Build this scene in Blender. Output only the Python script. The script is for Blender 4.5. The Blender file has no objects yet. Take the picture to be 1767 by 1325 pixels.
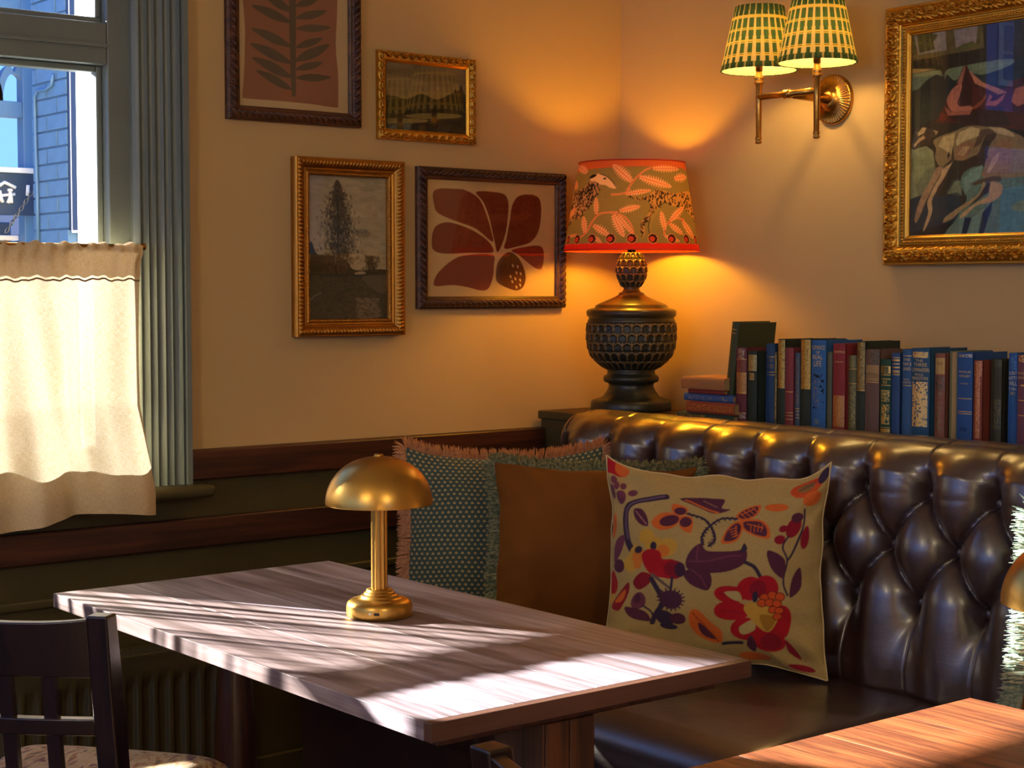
import bpy, math, random
import numpy as np
from mathutils import Matrix, Vector
random.seed(7); RNG = np.random.default_rng(7)
PI = math.pi
SC = bpy.context.scene
COL = SC.collection

# ------------------------------------------------------------------ camera
IW, IH, FPX = 1767, 1325, 2881.0
CAM = np.array([0, 0, 1.36])
_az = math.radians(51.45); _pt = math.atan(162 / 2881.0)
FW = np.array([math.cos(_az) * math.cos(_pt), math.sin(_az) * math.cos(_pt), -math.sin(_pt)])
RT = np.array([math.sin(_az), -math.cos(_az), 0.0]); UP = np.cross(RT, FW)
cd = bpy.data.cameras.new('camera'); cam = bpy.data.objects.new('camera', cd); COL.objects.link(cam)
cd.sensor_width = 36; cd.lens = FPX / IW * 36; cd.clip_start = 0.05
cam.matrix_world = Matrix(((RT[0], UP[0], -FW[0], CAM[0]), (RT[1], UP[1], -FW[1], CAM[1]), (RT[2], UP[2], -FW[2], CAM[2]), (0, 0, 0, 1)))
SC.camera = cam

# ------------------------------------------------------------------ light
SUN_D = Vector((-0.447, 0.894, 0.385)).normalized()          # towards the sun
w = bpy.data.worlds.new('world'); SC.world = w; w.use_nodes = True
nt = w.node_tree; bg = nt.nodes['Background']
# clear blue sky: deeper blue towards the zenith
geo = nt.nodes.new('ShaderNodeNewGeometry'); sep = nt.nodes.new('ShaderNodeSeparateXYZ'); rmp = nt.nodes.new('ShaderNodeValToRGB')
nt.links.new(geo.outputs['Incoming'], sep.inputs[0]); neg = nt.nodes.new('ShaderNodeMath'); neg.operation = 'MULTIPLY'; neg.inputs[1].default_value = -1.0
nt.links.new(sep.outputs[2], neg.inputs[0]); nt.links.new(neg.outputs[0], rmp.inputs[0])
e_ = rmp.color_ramp.elements; e_[0].position = 0.0; e_[0].color = (.18, .38, 1.0, 1); e_[1].position = 0.8; e_[1].color = (.15, .34, 1.0, 1)
nt.links.new(rmp.outputs[0], bg.inputs[0]); bg.inputs[1].default_value = 2.0
sl = bpy.data.lights.new('sun', 'SUN'); sl.energy = 58; sl.angle = 0.009; sl.color = (1, 0.95, 0.90)
so = bpy.data.objects.new('sun', sl); COL.objects.link(so); so.rotation_euler = SUN_D.to_track_quat('Z', 'Y').to_euler(); so.location = (-3, 8, 6)
vs = SC.view_settings; vs.view_transform = 'Standard'; vs.look = 'None'; vs.exposure = 0.2; vs.gamma = 1; vs.use_curve_mapping = False
SC.cycles.use_denoising = True; SC.cycles.max_bounces = 10; SC.cycles.diffuse_bounces = 5; SC.cycles.transparent_max_bounces = 16
SC.cycles.caustics_reflective = False; SC.cycles.caustics_refractive = False; SC.cycles.sample_clamp_indirect = 6

# ------------------------------------------------------------------ helpers
def at(px, py, axis, val):
    d = FW + RT * (px - IW / 2) / FPX + UP * (IH / 2 - py) / FPX
    return CAM + d * ((val - CAM[axis]) / d[axis])

def lin(c):
    return tuple(((v / 255) / 12.92 if v / 255 <= 0.04045 else ((v / 255 + 0.055) / 1.055) ** 2.4) for v in c[:3])

BASE = {}
def empty(name, loc=(0, 0, 0), rot=(0, 0, 0)):
    o = bpy.data.objects.new(name, None); COL.objects.link(o); o.location = loc; o.rotation_euler = rot
    o.empty_display_size = 0.05
    return o

def tag(o, label=None, cat=None, group=None, kind=None):
    if label: o['label'] = label
    if cat: o['category'] = cat
    if group: o['group'] = group
    if kind: o['kind'] = kind
    return o

class MB:
    def __init__(s, off=(0, 0, 0)): s.v = []; s.f = []; s.off = off
    def add(s, vs, fs):
        b = len(s.v); s.v += [tuple(p) for p in vs]; s.f += [tuple(i + b for i in f) for f in fs]; return s
    def box(s, x0, x1, y0, y1, z0, z1):
        return s.add([(x0, y0, z0), (x1, y0, z0), (x1, y1, z0), (x0, y1, z0), (x0, y0, z1), (x1, y0, z1), (x1, y1, z1), (x0, y1, z1)],
                     [(0, 3, 2, 1), (4, 5, 6, 7), (0, 1, 5, 4), (1, 2, 6, 5), (2, 3, 7, 6), (3, 0, 4, 7)])
    def obox(s, c, ax, ay, az, hx, hy, hz):
        c, ax, ay, az = map(Vector, (c, ax, ay, az)); vs = []
        for k in (-1, 1):
            for a, b in ((-1, -1), (1, -1), (1, 1), (-1, 1)): vs.append(c + ax * (a * hx) + ay * (b * hy) + az * (k * hz))
        return s.add(vs, [(0, 3, 2, 1), (4, 5, 6, 7), (0, 1, 5, 4), (1, 2, 6, 5), (2, 3, 7, 6), (3, 0, 4, 7)])
    def tube(s, path, r, n=12, cap=True):
        path = [Vector(p) for p in path]; rs = r if isinstance(r, (list, tuple)) else [r] * len(path)
        vs = []; fs = []; up = None
        for i, p in enumerate(path):
            t = (path[min(i + 1, len(path) - 1)] - path[max(i - 1, 0)]).normalized()
            if up is None: up = Vector((0, 0, 1)) if abs(t.z) < 0.9 else Vector((1, 0, 0))
            a = t.cross(up).normalized(); b = a.cross(t).normalized(); up = b
            for k in range(n):
                an = 2 * PI * k / n; vs.append(p + a * (rs[i] * math.cos(an)) + b * (rs[i] * math.sin(an)))
        for i in range(len(path) - 1):
            for k in range(n):
                k2 = (k + 1) % n; fs.append((i * n + k, i * n + k2, (i + 1) * n + k2, (i + 1) * n + k))
        if cap: fs.append(tuple(range(n))[::-1]); fs.append(tuple((len(path) - 1) * n + k for k in range(n)))
        return s.add(vs, fs)
    def lathe(s, prof, n=48, c=(0, 0, 0), flute=None):
        vs = []; fs = []; m = len(prof)
        for (r, z) in prof:
            for k in range(n):
                an = 2 * PI * k / n; rr = r if not flute else r * flute(an)
                vs.append((c[0] + rr * math.cos(an), c[1] + rr * math.sin(an), c[2] + z))
        for i in range(m - 1):
            for k in range(n):
                k2 = (k + 1) % n; fs.append((i * n + k, i * n + k2, (i + 1) * n + k2, (i + 1) * n + k))
        if prof[0][0] > 1e-4: fs.append(tuple(range(n))[::-1])
        if prof[-1][0] > 1e-4: fs.append(tuple((m - 1) * n + k for k in range(n)))
        return s.add(vs, fs)
    def prism(s, pts, y0, y1):            # polygon in x,z extruded in y
        n = len(pts); vs = [(p[0], y0, p[1]) for p in pts] + [(p[0], y1, p[1]) for p in pts]
        fs = [tuple(range(n)), tuple(range(2 * n - 1, n - 1, -1))] + [(i, (i + 1) % n + 0, (i + 1) % n + n, i + n)[::-1] for i in range(n)]
        return s.add(vs, fs)
    def build(s, name, mat, parent=None, smooth=False, bevel=0, seg=2):
        me = bpy.data.meshes.new(name); me.from_pydata([(p[0] - s.off[0], p[1] - s.off[1], p[2] - s.off[2]) for p in s.v], [], s.f)
        me.materials.append(mat)
        if smooth: me.shade_smooth()
        o = bpy.data.objects.new(name, me); COL.objects.link(o)
        if parent: o.parent = parent
        if bevel:
            m = o.modifiers.new('bevel', 'BEVEL'); m.width = bevel; m.segments = seg; m.limit_method = 'ANGLE'; m.angle_limit = 0.7
            if smooth is None or True: me.shade_smooth()
            w_ = o.modifiers.new('wn', 'WEIGHTED_NORMAL'); w_.keep_sharp = True
        return o

def gridmesh(name, P, mat, parent=None, wu=False, wv=False, cols=None, uv=None, smooth=True):
    nu, nv = P.shape[:2]
    me = bpy.data.meshes.new(name)
    iu = np.arange(nu if wu else nu - 1); iv = np.arange(nv if wv else nv - 1)
    A, B = np.meshgrid(iu, iv, indexing='ij'); A2 = (A + 1) % nu; B2 = (B + 1) % nv
    F = np.stack([A * nv + B, A2 * nv + B, A2 * nv + B2, A * nv + B2], -1).reshape(-1, 4)
    me.vertices.add(nu * nv); me.vertices.foreach_set('co', P.reshape(-1).astype(np.float32))
    nf = len(F); me.loops.add(nf * 4); me.loops.foreach_set('vertex_index', F.reshape(-1).astype(np.int32))
    me.polygons.add(nf); me.polygons.foreach_set('loop_start', np.arange(0, nf * 4, 4, dtype=np.int32))
    me.polygons.foreach_set('loop_total', np.full(nf, 4, dtype=np.int32))
    me.update(calc_edges=True); me.materials.append(mat)
    if cols is not None:
        at_ = me.color_attributes.new('Col', 'FLOAT_COLOR', 'POINT')
        c4 = np.concatenate([cols.reshape(-1, 3), np.ones((nu * nv, 1))], 1)
        at_.data.foreach_set('color', c4.reshape(-1).astype(np.float32))
    if uv is not None:
        ul = me.uv_layers.new(name='UVMap'); ul.data.foreach_set('uv', uv.reshape(-1, 2)[F.reshape(-1)].reshape(-1).astype(np.float32))
    if smooth: me.shade_smooth()
    o = bpy.data.objects.new(name, me); COL.objects.link(o)
    if parent: o.parent = parent
    return o

def join_np(name, parts, mat, parent=None, smooth=True):
    V = []; F = []; n = 0
    for v, f in parts: V.append(v); F.append(f + n); n += len(v)
    V = np.concatenate(V); F = np.concatenate(F)
    me = bpy.data.meshes.new(name); me.vertices.add(len(V)); me.vertices.foreach_set('co', V.reshape(-1).astype(np.float32))
    nf = len(F); me.loops.add(nf * 4); me.loops.foreach_set('vertex_index', F.reshape(-1).astype(np.int32))
    me.polygons.add(nf); me.polygons.foreach_set('loop_start', np.arange(0, nf * 4, 4, dtype=np.int32)); me.polygons.foreach_set('loop_total', np.full(nf, 4, dtype=np.int32))
    me.update(calc_edges=True); me.materials.append(mat)
    if smooth: me.shade_smooth()
    o = bpy.data.objects.new(name, me); COL.objects.link(o)
    if parent: o.parent = parent
    return o

def copy_tree(o, parent=None):
    c = o.copy(); COL.objects.link(c); c.parent = parent
    for ch in list(o.children): copy_tree(ch, c)
    return c

_tx = {}
def text_mesh(s):
    if s in _tx: return _tx[s]
    cu = bpy.data.curves.new('t', 'FONT'); cu.body = s; cu.resolution_u = 2
    o = bpy.data.objects.new('t', cu); COL.objects.link(o)
    dg = bpy.context.evaluated_depsgraph_get(); me = o.evaluated_get(dg).to_mesh()
    V = np.array([v.co[:] for v in me.vertices]); F = [tuple(p.vertices) for p in me.polygons]
    o.evaluated_get(dg).to_mesh_clear(); bpy.data.objects.remove(o); bpy.data.curves.remove(cu)
    V = V[:, :2]; V = (V - V.min(0)); _tx[s] = (V, F); return _tx[s]
def put_text(mb, s, x0, x1, z0, z1, y, mirror=False):
    V, F = text_mesh(s); m = V.max(0)
    mb.add([(x0 + p[0] / m[0] * (x1 - x0), y, z0 + p[1] / m[1] * (z1 - z0)) for p in V], F)

def vnoise(x, y, seed=0):                      # value noise, numpy
    r = np.random.default_rng(seed).random((64, 64))
    xi = np.floor(x).astype(int); yi = np.floor(y).astype(int); fx = x - xi; fy = y - yi
    fx = fx * fx * (3 - 2 * fx); fy = fy * fy * (3 - 2 * fy)
    g = lambda a, b: r[a % 64, b % 64]
    return (g(xi, yi) * (1 - fx) + g(xi + 1, yi) * fx) * (1 - fy) + (g(xi, yi + 1) * (1 - fx) + g(xi + 1, yi + 1) * fx) * fy

def smooth_poly(pts, n=5):
    P = np.array(pts, float); N = len(P); out = []
    for i in range(N):
        p0, p1, p2, p3 = P[i - 1], P[i], P[(i + 1) % N], P[(i + 2) % N]
        for k in range(n):
            t = k / n; out.append(0.5 * (2 * p1 + (p2 - p0) * t + (2 * p0 - 5 * p1 + 4 * p2 - p3) * t * t + (3 * p1 - p0 - 3 * p2 + p3) * t ** 3))
    return np.array(out)

class Canvas:                                  # flat print drawn in its own 2D units (y down)
    def __init__(s, x0, y0, x1, y1, step, bgc):
        s.x0, s.y0, s.k = x0, y0, step
        s.w = int((x1 - x0) / step) + 1; s.h = int((y1 - y0) / step) + 1
        s.a = np.empty((s.h, s.w, 3)); s.a[:] = lin(bgc)
    def _win(s, lo, hi):
        i0 = max(0, int((lo[0] - s.x0) / s.k) - 1); i1 = min(s.w, int((hi[0] - s.x0) / s.k) + 3)
        j0 = max(0, int((lo[1] - s.y0) / s.k) - 1); j1 = min(s.h, int((hi[1] - s.y0) / s.k) + 3)
        if i1 <= i0 or j1 <= j0: return None
        X, Y = np.meshgrid(s.x0 + np.arange(i0, i1) * s.k, s.y0 + np.arange(j0, j1) * s.k)
        return i0, i1, j0, j1, X, Y
    def _mix(s, wn, m, c, al=1.0):
        i0, i1, j0, j1 = wn[:4]; m = (m * al)[..., None]
        s.a[j0:j1, i0:i1] = s.a[j0:j1, i0:i1] * (1 - m) + np.array(lin(c)) * m
    def poly(s, pts, c, sm=True, al=1.0):
        P = smooth_poly(pts) if sm else np.array(pts, float)
        wn = s._win(P.min(0), P.max(0))
        if wn is None: return
        X, Y = wn[4:]; acc = np.zeros(X.shape)
        for dx, dy in ((-.25, -.25), (.25, -.25), (-.25, .25), (.25, .25)):
            xx = X + dx * s.k; yy = Y + dy * s.k; ins = np.zeros(X.shape, bool)
            for a, b in zip(P, np.roll(P, -1, 0)):
                if a[1] == b[1]: continue
                ins ^= ((a[1] > yy) != (b[1] > yy)) & (xx < (b[0] - a[0]) * (yy - a[1]) / (b[1] - a[1]) + a[0])
            acc += ins
        s._mix(wn, acc / 4, c, al)
    def ell(s, cx, cy, rx, ry, c, rot=0, al=1.0):
        r = max(rx, ry); wn = s._win((cx - r, cy - r), (cx + r, cy + r))
        if wn is None: return
        X, Y = wn[4:]; ca, sa = math.cos(rot), math.sin(rot); u = ((X - cx) * ca + (Y - cy) * sa) / rx; v = (-(X - cx) * sa + (Y - cy) * ca) / ry
        d = (1 - np.sqrt(u * u + v * v)) * min(rx, ry) / s.k + 0.5
        s._mix(wn, np.clip(d, 0, 1), c, al)
    def line(s, pts, wd, c, al=1.0, sm=False):
        P = np.array(pts, float)
        if sm and len(P) > 2:
            out = []; Q = np.vstack([2 * P[0] - P[1], P, 2 * P[-1] - P[-2]])
            for i in range(len(P) - 1):
                p0, p1, p2, p3 = Q[i:i + 4]
                for k in range(6):
                    t = k / 6; out.append(0.5 * (2 * p1 + (p2 - p0) * t + (2 * p0 - 5 * p1 + 4 * p2 - p3) * t * t + (3 * p1 - p0 - 3 * p2 + p3) * t ** 3))
            P = np.array(out + [P[-1]])
        wn = s._win(P.min(0) - wd, P.max(0) + wd)
        if wn is None: return
        X, Y = wn[4:]; D = np.full(X.shape, 1e9)
        for a, b in zip(P[:-1], P[1:]):
            d = b - a; L = d @ d + 1e-9; t = np.clip(((X - a[0]) * d[0] + (Y - a[1]) * d[1]) / L, 0, 1)
            D = np.minimum(D, np.hypot(X - a[0] - t * d[0], Y - a[1] - t * d[1]))
        s._mix(wn, np.clip((wd / 2 - D) / s.k + 0.5, 0, 1), c, al)
    def sample(s, x, y):
        u = np.clip((x - s.x0) / s.k, 0, s.w - 1.001); v = np.clip((y - s.y0) / s.k, 0, s.h - 1.001)
        i = u.astype(int); j = v.astype(int); fu = (u - i)[..., None]; fv = (v - j)[..., None]; a = s.a
        return (a[j, i] * (1 - fu) + a[j, i + 1] * fu) * (1 - fv) + (a[j + 1, i] * (1 - fu) + a[j + 1, i + 1] * fu) * fv

# ------------------------------------------------------------------ materials
class NT:
    def __init__(s, name):
        s.m = bpy.data.materials.new(name); s.m.use_nodes = True; s.t = s.m.node_tree; s.t.nodes.clear()
        s.out = s.t.nodes.new('ShaderNodeOutputMaterial')
    def n(s, typ, ins=None, **kw):
        nd = s.t.nodes.new('ShaderNode' + typ)
        for k, v in kw.items(): setattr(nd, k, v)
        for k, v in (ins or {}).items():
            i = nd.inputs[k]
            if hasattr(v, 'is_output'): s.t.links.new(v, i)
            else: i.default_value = v if not (isinstance(v, tuple) and len(v) == 3 and i.type == 'RGBA') else (*v, 1)
        return nd
    def math(s, op, a, b=0.0, c=0.0):
        return s.n('Math', {0: a, 1: b, 2: c}, operation=op).outputs[0]
    def ramp(s, fac, stops):
        r = s.n('ValToRGB', {0: fac}); e = r.color_ramp.elements
        while len(e) < len(stops): e.new(0.5)
        for el, (p, c) in zip(e, stops): el.position = p; el.color = (*c, 1)
        return r.outputs[0]
    def mix(s, f, a, b):
        m = s.n('Mix', data_type='RGBA')
        for i, v in ((0, f), (6, a), (7, b)):
            if hasattr(v, 'is_output'): s.t.links.new(v, m.inputs[i])
            else: m.inputs[i].default_value = (*v, 1) if isinstance(v, tuple) and len(v) == 3 else v
        return m.outputs[2]
    def coords(s, scale=(1, 1, 1), which='Object', rot=(0, 0, 0)):
        tc = s.n('TexCoord'); return s.n('Mapping', {0: tc.outputs[which], 'Scale': scale, 'Rotation': rot}).outputs[0]
    def fin(s, sh): s.t.links.new(sh, s.out.inputs[0]); return s.m
    def bump(s, h, st=0.3, d=0.01): return s.n('Bump', {'Height': h, 'Strength': st, 'Distance': d}).outputs[0]
    def pbr(s, **kw):
        ins = {}
        for k, v in kw.items(): ins[{'c': 'Base Color', 'r': 'Roughness', 'met': 'Metallic', 'nor': 'Normal', 'coat': 'Coat Weight', 'cr': 'Coat Roughness', 'ci': 'Coat IOR', 'spec': 'Specular IOR Level', 'sheen': 'Sheen Weight', 'sr': 'Sheen Roughness', 'st': 'Sheen Tint', 'em': 'Emission Color', 'es': 'Emission Strength', 'sss': 'Subsurface Weight'}[k]] = v
        return s.n('BsdfPrincipled', ins).outputs[0]

def paint(name, c, r=0.55, var=0.12, sc=6, bump=0.08, coat=0.0):
    n = NT(name); co = n.coords(); nz = n.n('TexNoise', {'Vector': co, 'Scale': sc, 'Detail': 6.0}).outputs[0]
    c = lin(c); col = n.mix(nz, tuple(v * (1 - var) for v in c), tuple(v * (1 + var) for v in c))
    nf = n.n('TexNoise', {'Vector': co, 'Scale': 90.0, 'Detail': 3.0}).outputs[0]
    return n.fin(n.pbr(c=col, r=r, nor=n.bump(nf, bump, 0.004), coat=coat))

def wood(name, c1, c2, axis=1, sc=1.0, r=0.4, coat=0.0, bump=0.15, spec=0.5):
    n = NT(name); s = [22 * sc] * 3; s[axis] = 1.3 * sc; tc = n.n('TexCoord'); oi = n.n('ObjectInfo')
    add = n.n('VectorMath', {0: tc.outputs['Object'], 1: n.n('CombineXYZ', {0: n.math('MULTIPLY', oi.outputs['Random'], 9.0), 1: n.math('MULTIPLY', oi.outputs['Random'], 5.0)}).outputs[0]}, operation='ADD').outputs[0]
    co = n.n('Mapping', {0: add, 'Scale': tuple(s)}).outputs[0]
    a = n.n('TexNoise', {'Vector': co, 'Scale': 1.0, 'Detail': 5.0, 'Roughness': 0.65, 'Distortion': 0.9}).outputs[0]
    co2 = n.n('Mapping', {0: add, 'Scale': tuple(v * (7 if i != axis else 3) for i, v in enumerate(s))}).outputs[0]
    b = n.n('TexNoise', {'Vector': co2, 'Scale': 1.0, 'Detail': 3.0}).outputs[0]
    f = n.math('ADD', n.math('MULTIPLY', a, 0.75), n.math('MULTIPLY', b, 0.25))
    l1, l2 = lin(c1), lin(c2)
    col = n.ramp(f, [(0.30, tuple(v * 0.6 for v in l1)), (0.43, l1), (0.58, l2), (0.70, tuple(v * 1.15 for v in l2))])
    return n.fin(n.pbr(c=col, r=r, nor=n.bump(f, bump, 0.003), coat=coat, cr=0.25, spec=spec))

def metal(name, c, r=0.25, var=0.1, aniso=None):
    n = NT(name); co = n.coords(); nz = n.n('TexNoise', {'Vector': co, 'Scale': 14.0, 'Detail': 5.0}).outputs[0]
    c = lin(c); col = n.mix(nz, tuple(v * (1 - var) for v in c), tuple(min(1, v * (1 + var)) for v in c))
    rr = n.math('MULTIPLY_ADD', nz, 0.12, r - 0.06)
    return n.fin(n.pbr(c=col, r=rr, met=1.0))

def cloth(name, c, c2=None, r=0.9, sheen=0.2, weave=500.0, var=0.15, sc=25.0, bump=0.25):
    n = NT(name); co = n.coords()
    nz = n.n('TexNoise', {'Vector': co, 'Scale': sc, 'Detail': 5.0}).outputs[0]
    a = lin(c); b = lin(c2) if c2 else tuple(v * (1 + var) for v in a); a = a if c2 else tuple(v * (1 - var) for v in a)
    wv = n.n('TexNoise', {'Vector': co, 'Scale': weave, 'Detail': 1.0}).outputs[0]
    return n.fin(n.pbr(c=n.mix(nz, a, b), r=r, sheen=sheen, nor=n.bump(wv, bump, 0.002)))

def vcol(name, r=0.6, gain=1.0, sheen=0.0, weave=0.0, trans=0.0, spec=0.5, coat=0.0):
    n = NT(name); a = n.n('Attribute', attribute_name='Col'); c = a.outputs['Color']
    if gain != 1.0: c = n.n('VectorMath', {0: c, 1: (gain,) * 3}, operation='MULTIPLY').outputs[0]
    kw = {}
    if weave:
        co = n.coords(); wv = n.n('TexNoise', {'Vector': co, 'Scale': weave, 'Detail': 1.0}).outputs[0]; kw['nor'] = n.bump(wv, 0.3, 0.002)
        c = n.mix(0.22, c, n.n('VectorMath', {0: c, 1: n.ramp(n.n('TexNoise', {'Vector': n.coords((1, 1, 9)), 'Scale': weave * 0.4}).outputs[0], [(0.35, (0.3,) * 3), (0.65, (1.3,) * 3)])}, operation='MULTIPLY').outputs[0])
    sh = n.pbr(c=c, r=r, sheen=sheen, spec=spec, coat=coat, **kw)
    if trans:
        t = n.n('BsdfTranslucent', {'Color': c}).outputs[0]; sh = n.n('MixShader', {0: trans, 1: sh, 2: t}).outputs[0]
    return n.fin(sh)

def glass_thin(name, tint=(1, 1, 1), refl=1.0):
    n = NT(name); g = n.n('NewGeometry'); c = n.math('ABSOLUTE', n.n('VectorMath', {0: g.outputs['Normal'], 1: g.outputs['Incoming']}, operation='DOT_PRODUCT').outputs['Value'])
    f = n.math('MULTIPLY', n.math('MULTIPLY_ADD', n.math('POWER', n.math('SUBTRACT', 1.0, c), 5.0), .96, .04), refl)
    return n.fin(n.n('MixShader', {0: f, 1: n.n('BsdfTransparent', {'Color': tint}).outputs[0], 2: n.n('BsdfGlossy', {'Roughness': 0.0}).outputs[0]}).outputs[0])

def emit(name, c, s):
    n = NT(name); return n.fin(n.n('Emission', {'Color': (*c, 1), 'Strength': s}).outputs[0])

M = {}
M['wall'] = paint('wall_paint', (203, 171, 118), r=0.7, var=0.05, sc=2.5, bump=0.05)
M['ceil'] = paint('ceiling_paint', (215, 205, 190), r=0.8, var=0.03)
M['olive'] = paint('olive_paint', (70, 62, 34), r=0.5, var=0.18, sc=9, bump=0.2)
M['frame_paint'] = paint('window_paint', (112, 122, 120), r=0.42, var=0.14, sc=8, bump=0.15)
M['rail'] = wood('dark_rail_wood', (52, 26, 18), (88, 46, 30), axis=0, sc=0.8, r=0.42, coat=0.15)
M['floor'] = wood('floor_wood', (60, 42, 28), (96, 70, 46), axis=1, r=0.5)
M['table'] = wood('table_wood', (102, 86, 88), (146, 130, 137), axis=1, sc=0.8, r=0.46, bump=0.1, spec=0.6)
M['table_edge'] = wood('table_edge_wood', (62, 38, 28), (90, 60, 46), axis=1, sc=0.9, r=0.45)
M['table2'] = wood('oak_table_wood', (92, 46, 26), (140, 78, 42), axis=1, sc=2.4, r=0.42, coat=0.1)
M['lipping'] = wood('dark_lipping_wood', (66, 42, 32), (92, 62, 50), axis=0, sc=.8, r=.4)
M['post'] = wood('post_wood', (58, 34, 20), (100, 62, 36), axis=2, sc=1.0, r=0.5)
M['darkwood'] = wood('chair_wood', (18, 9, 9), (34, 17, 16), axis=2, sc=1.2, r=0.3, coat=0.3, bump=0.05)
M['turned'] = wood('turned_leg_wood', (44, 22, 14), (78, 42, 26), axis=2, sc=1.0, r=0.3, coat=0.3)
M['brass'] = metal('brushed_brass', (206, 158, 76), 0.33)
M['abrass'] = metal('antique_brass', (190, 142, 70), 0.26)
M['gilt'] = metal('gilt', (206, 154, 62), 0.36, 0.25)
M['gilt2'] = metal('old_gilt', (176, 122, 52), 0.42, 0.25)
M['ropewood'] = wood('rope_frame_wood', (62, 34, 22), (98, 58, 36), axis=0, sc=1.5, r=0.42)
M['pglass'] = glass_thin('picture_glass', refl=1.0)
M['wglass'] = glass_thin('window_glass', (0.93, 0.97, 0.98), 0.7)
M['gold'] = metal('gold_leaf', (226, 182, 96), 0.4, 0.15)
M['page'] = cloth('page_edges', (176, 148, 104), var=0.12, weave=300, sheen=0)
M['white_reveal'] = paint('white_reveal_paint', (240, 240, 236), r=0.6, var=0.02)
M['steel'] = metal('grey_steel', (120, 118, 110), 0.35)
M['black'] = paint('black_plastic', (14, 14, 14), r=0.4)
M['white'] = paint('white_paint', (232, 236, 236), r=0.5, var=0.03)

# ------------------------------------------------------------------ the room
YA, XB, HC = 3.81, 3.46, 2.85
XL, YB = -3.2, -3.4
def struct(o): o['kind'] = 'structure'; return o
struct(MB().box(XL - .2, XB + .2, YB - .2, YA + .21, -.1, 0).build('floor', M['floor']))
struct(MB().box(XL - .2, XB + .2, YB - .2, YA + .21, HC, HC + .1).build('ceiling', M['ceil']))
WX0, WX1, WZ0, WZ1 = 0.27, 1.84, 0.87, 2.47
struct(MB().box(XL - .2, -1.75, YA, YA + .21, 0, HC).box(-.15, WX0, YA, YA + .21, 0, HC).box(-1.75, -.15, YA, YA + .21, 0, WZ0).box(-1.75, -.15, YA, YA + .21, WZ1, HC).box(WX1, XB + .2, YA, YA + .21, 0, HC).box(WX0, WX1, YA, YA + .21, 0, WZ0).box(WX0, WX1, YA, YA + .21, WZ1, HC).build('wall_left', M['wall']))
struct(MB().box(XB, XB + .2, YB, YA, 0, HC).build('wall_right', M['wall']))
# the wall behind the camera and the one opposite the banquette have big open street windows
m = MB().box(XL, XB, YB - .2, YB, 0, .9).box(XL, XB, YB - .2, YB, 2.5, HC)
for a, b in ((XL, -.6), (.6, XB)): m.box(a, b, YB - .2, YB, .9, 2.5)
struct(m.build('wall_back', M['wall']))
m = MB().box(XL - .2, XL, YB, YA, 0, .9).box(XL - .2, XL, YB, YA, 2.5, HC)
for a, b in ((YB, -1.4), (.2, .5), (2.1, 2.4), (3.7, YA)): m.box(XL - .2, XL, a, b, .9, 2.5)
struct(m.build('wall_opposite', M['wall']))

# ---- window in the left wall
wr = empty('window_1', (1.05, YA, WZ0)); struct(wr); OW = (1.05, YA, WZ0)
def zprism(pts, z0, z1):      # polygon in x,y extruded in z
    n = len(pts); m = MB(OW); vs = [(p[0], p[1], z0) for p in pts] + [(p[0], p[1], z1) for p in pts]
    m.add(vs, [tuple(range(n))[::-1], tuple(range(n, 2 * n))] + [(i, (i + 1) % n, (i + 1) % n + n, i + n) for i in range(n)]); return m
def architrave(x0, x1, z0, z1):
    pts = [(x0, YA + .001)]; N = 64; L = x1 - x0
    for i in range(N + 1):
        t = i / N; y = .030
        if t < .10: y = .018 + .012 * math.sin(t / .10 * PI / 2)
        elif t > .90: y = .040
        elif t > .84: y = .040 - .014 * abs(math.sin((t - .84) / .06 * PI))
        else:
            q = (t - .10) / .74 * 5; y = .030 - .012 * abs(math.sin(q * PI)) ** .7
        pts.append((x0 + L * t, YA - y))
    pts.append((x1, YA + .001)); return zprism(pts, z0, z1)
architrave(1.835, 1.978, .872, 2.62).build('architrave', M['frame_paint'], wr)
architrave(.275, .132, .872, 2.62).build('architrave', M['frame_paint'], wr)
MB(OW).box(.10, 2.01, YA - .035, YA, 2.62, 2.72).build('head_moulding', M['frame_paint'], wr, bevel=.006)
MB(OW).box(.08, 2.022, YA - .085, YA + .04, .842, .872).build('window_sill', M['olive'], wr, bevel=.012, seg=4)
F0, F1 = YA - .005, YA + .06
MB(OW).box(1.778, 1.84, F0, F1, .872, 2.47).build('stile', M['frame_paint'], wr, bevel=.004)
MB(OW).box(.27, .332, F0, F1, .872, 2.47).build('stile', M['frame_paint'], wr, bevel=.004)
MB(OW).box(.332, 1.778, F0, F1, .872, .975).build('bottom_rail', M['frame_paint'], wr, bevel=.004)
MB(OW).box(.332, 1.778, F0, F1, 1.905, 2.005).build('transom_rail', M['frame_paint'], wr, bevel=.004)
MB(OW).box(.332, 1.778, F0 - .012, F0 + .002, 1.945, 1.955).build('rail_bead', M['frame_paint'], wr, bevel=.003)
MB(OW).box(.332, 1.778, F0, F1, 2.43, 2.47).build('top_rail', M['frame_paint'], wr, bevel=.004)
MB(OW).box(1.762, 1.778, F0 + .03, F1, .975, 1.905).build('glazing_bead', M['frame_paint'], wr, bevel=.004)
MB(OW).box(.332, .348, F0 + .03, F1, .975, 1.905).build('glazing_bead', M['frame_paint'], wr, bevel=.004)
MB(OW).box(.348, 1.762, F0 + .03, F1, 1.889, 1.905).build('glazing_bead', M['frame_paint'], wr, bevel=.004)
MB(OW).box(.332, 1.778, F0 + .03, F1, 2.005, 2.022).build('glazing_bead', M['frame_paint'], wr, bevel=.004)
MB(OW).box(1.762, 1.778, F0 + .03, F1, 2.022, 2.43).build('glazing_bead', M['frame_paint'], wr, bevel=.004)
MB(OW).box(.348, 1.762, F1 - .012, F1 - .008, .975, 1.889).build('glass_pane', M['wglass'], wr)
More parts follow.
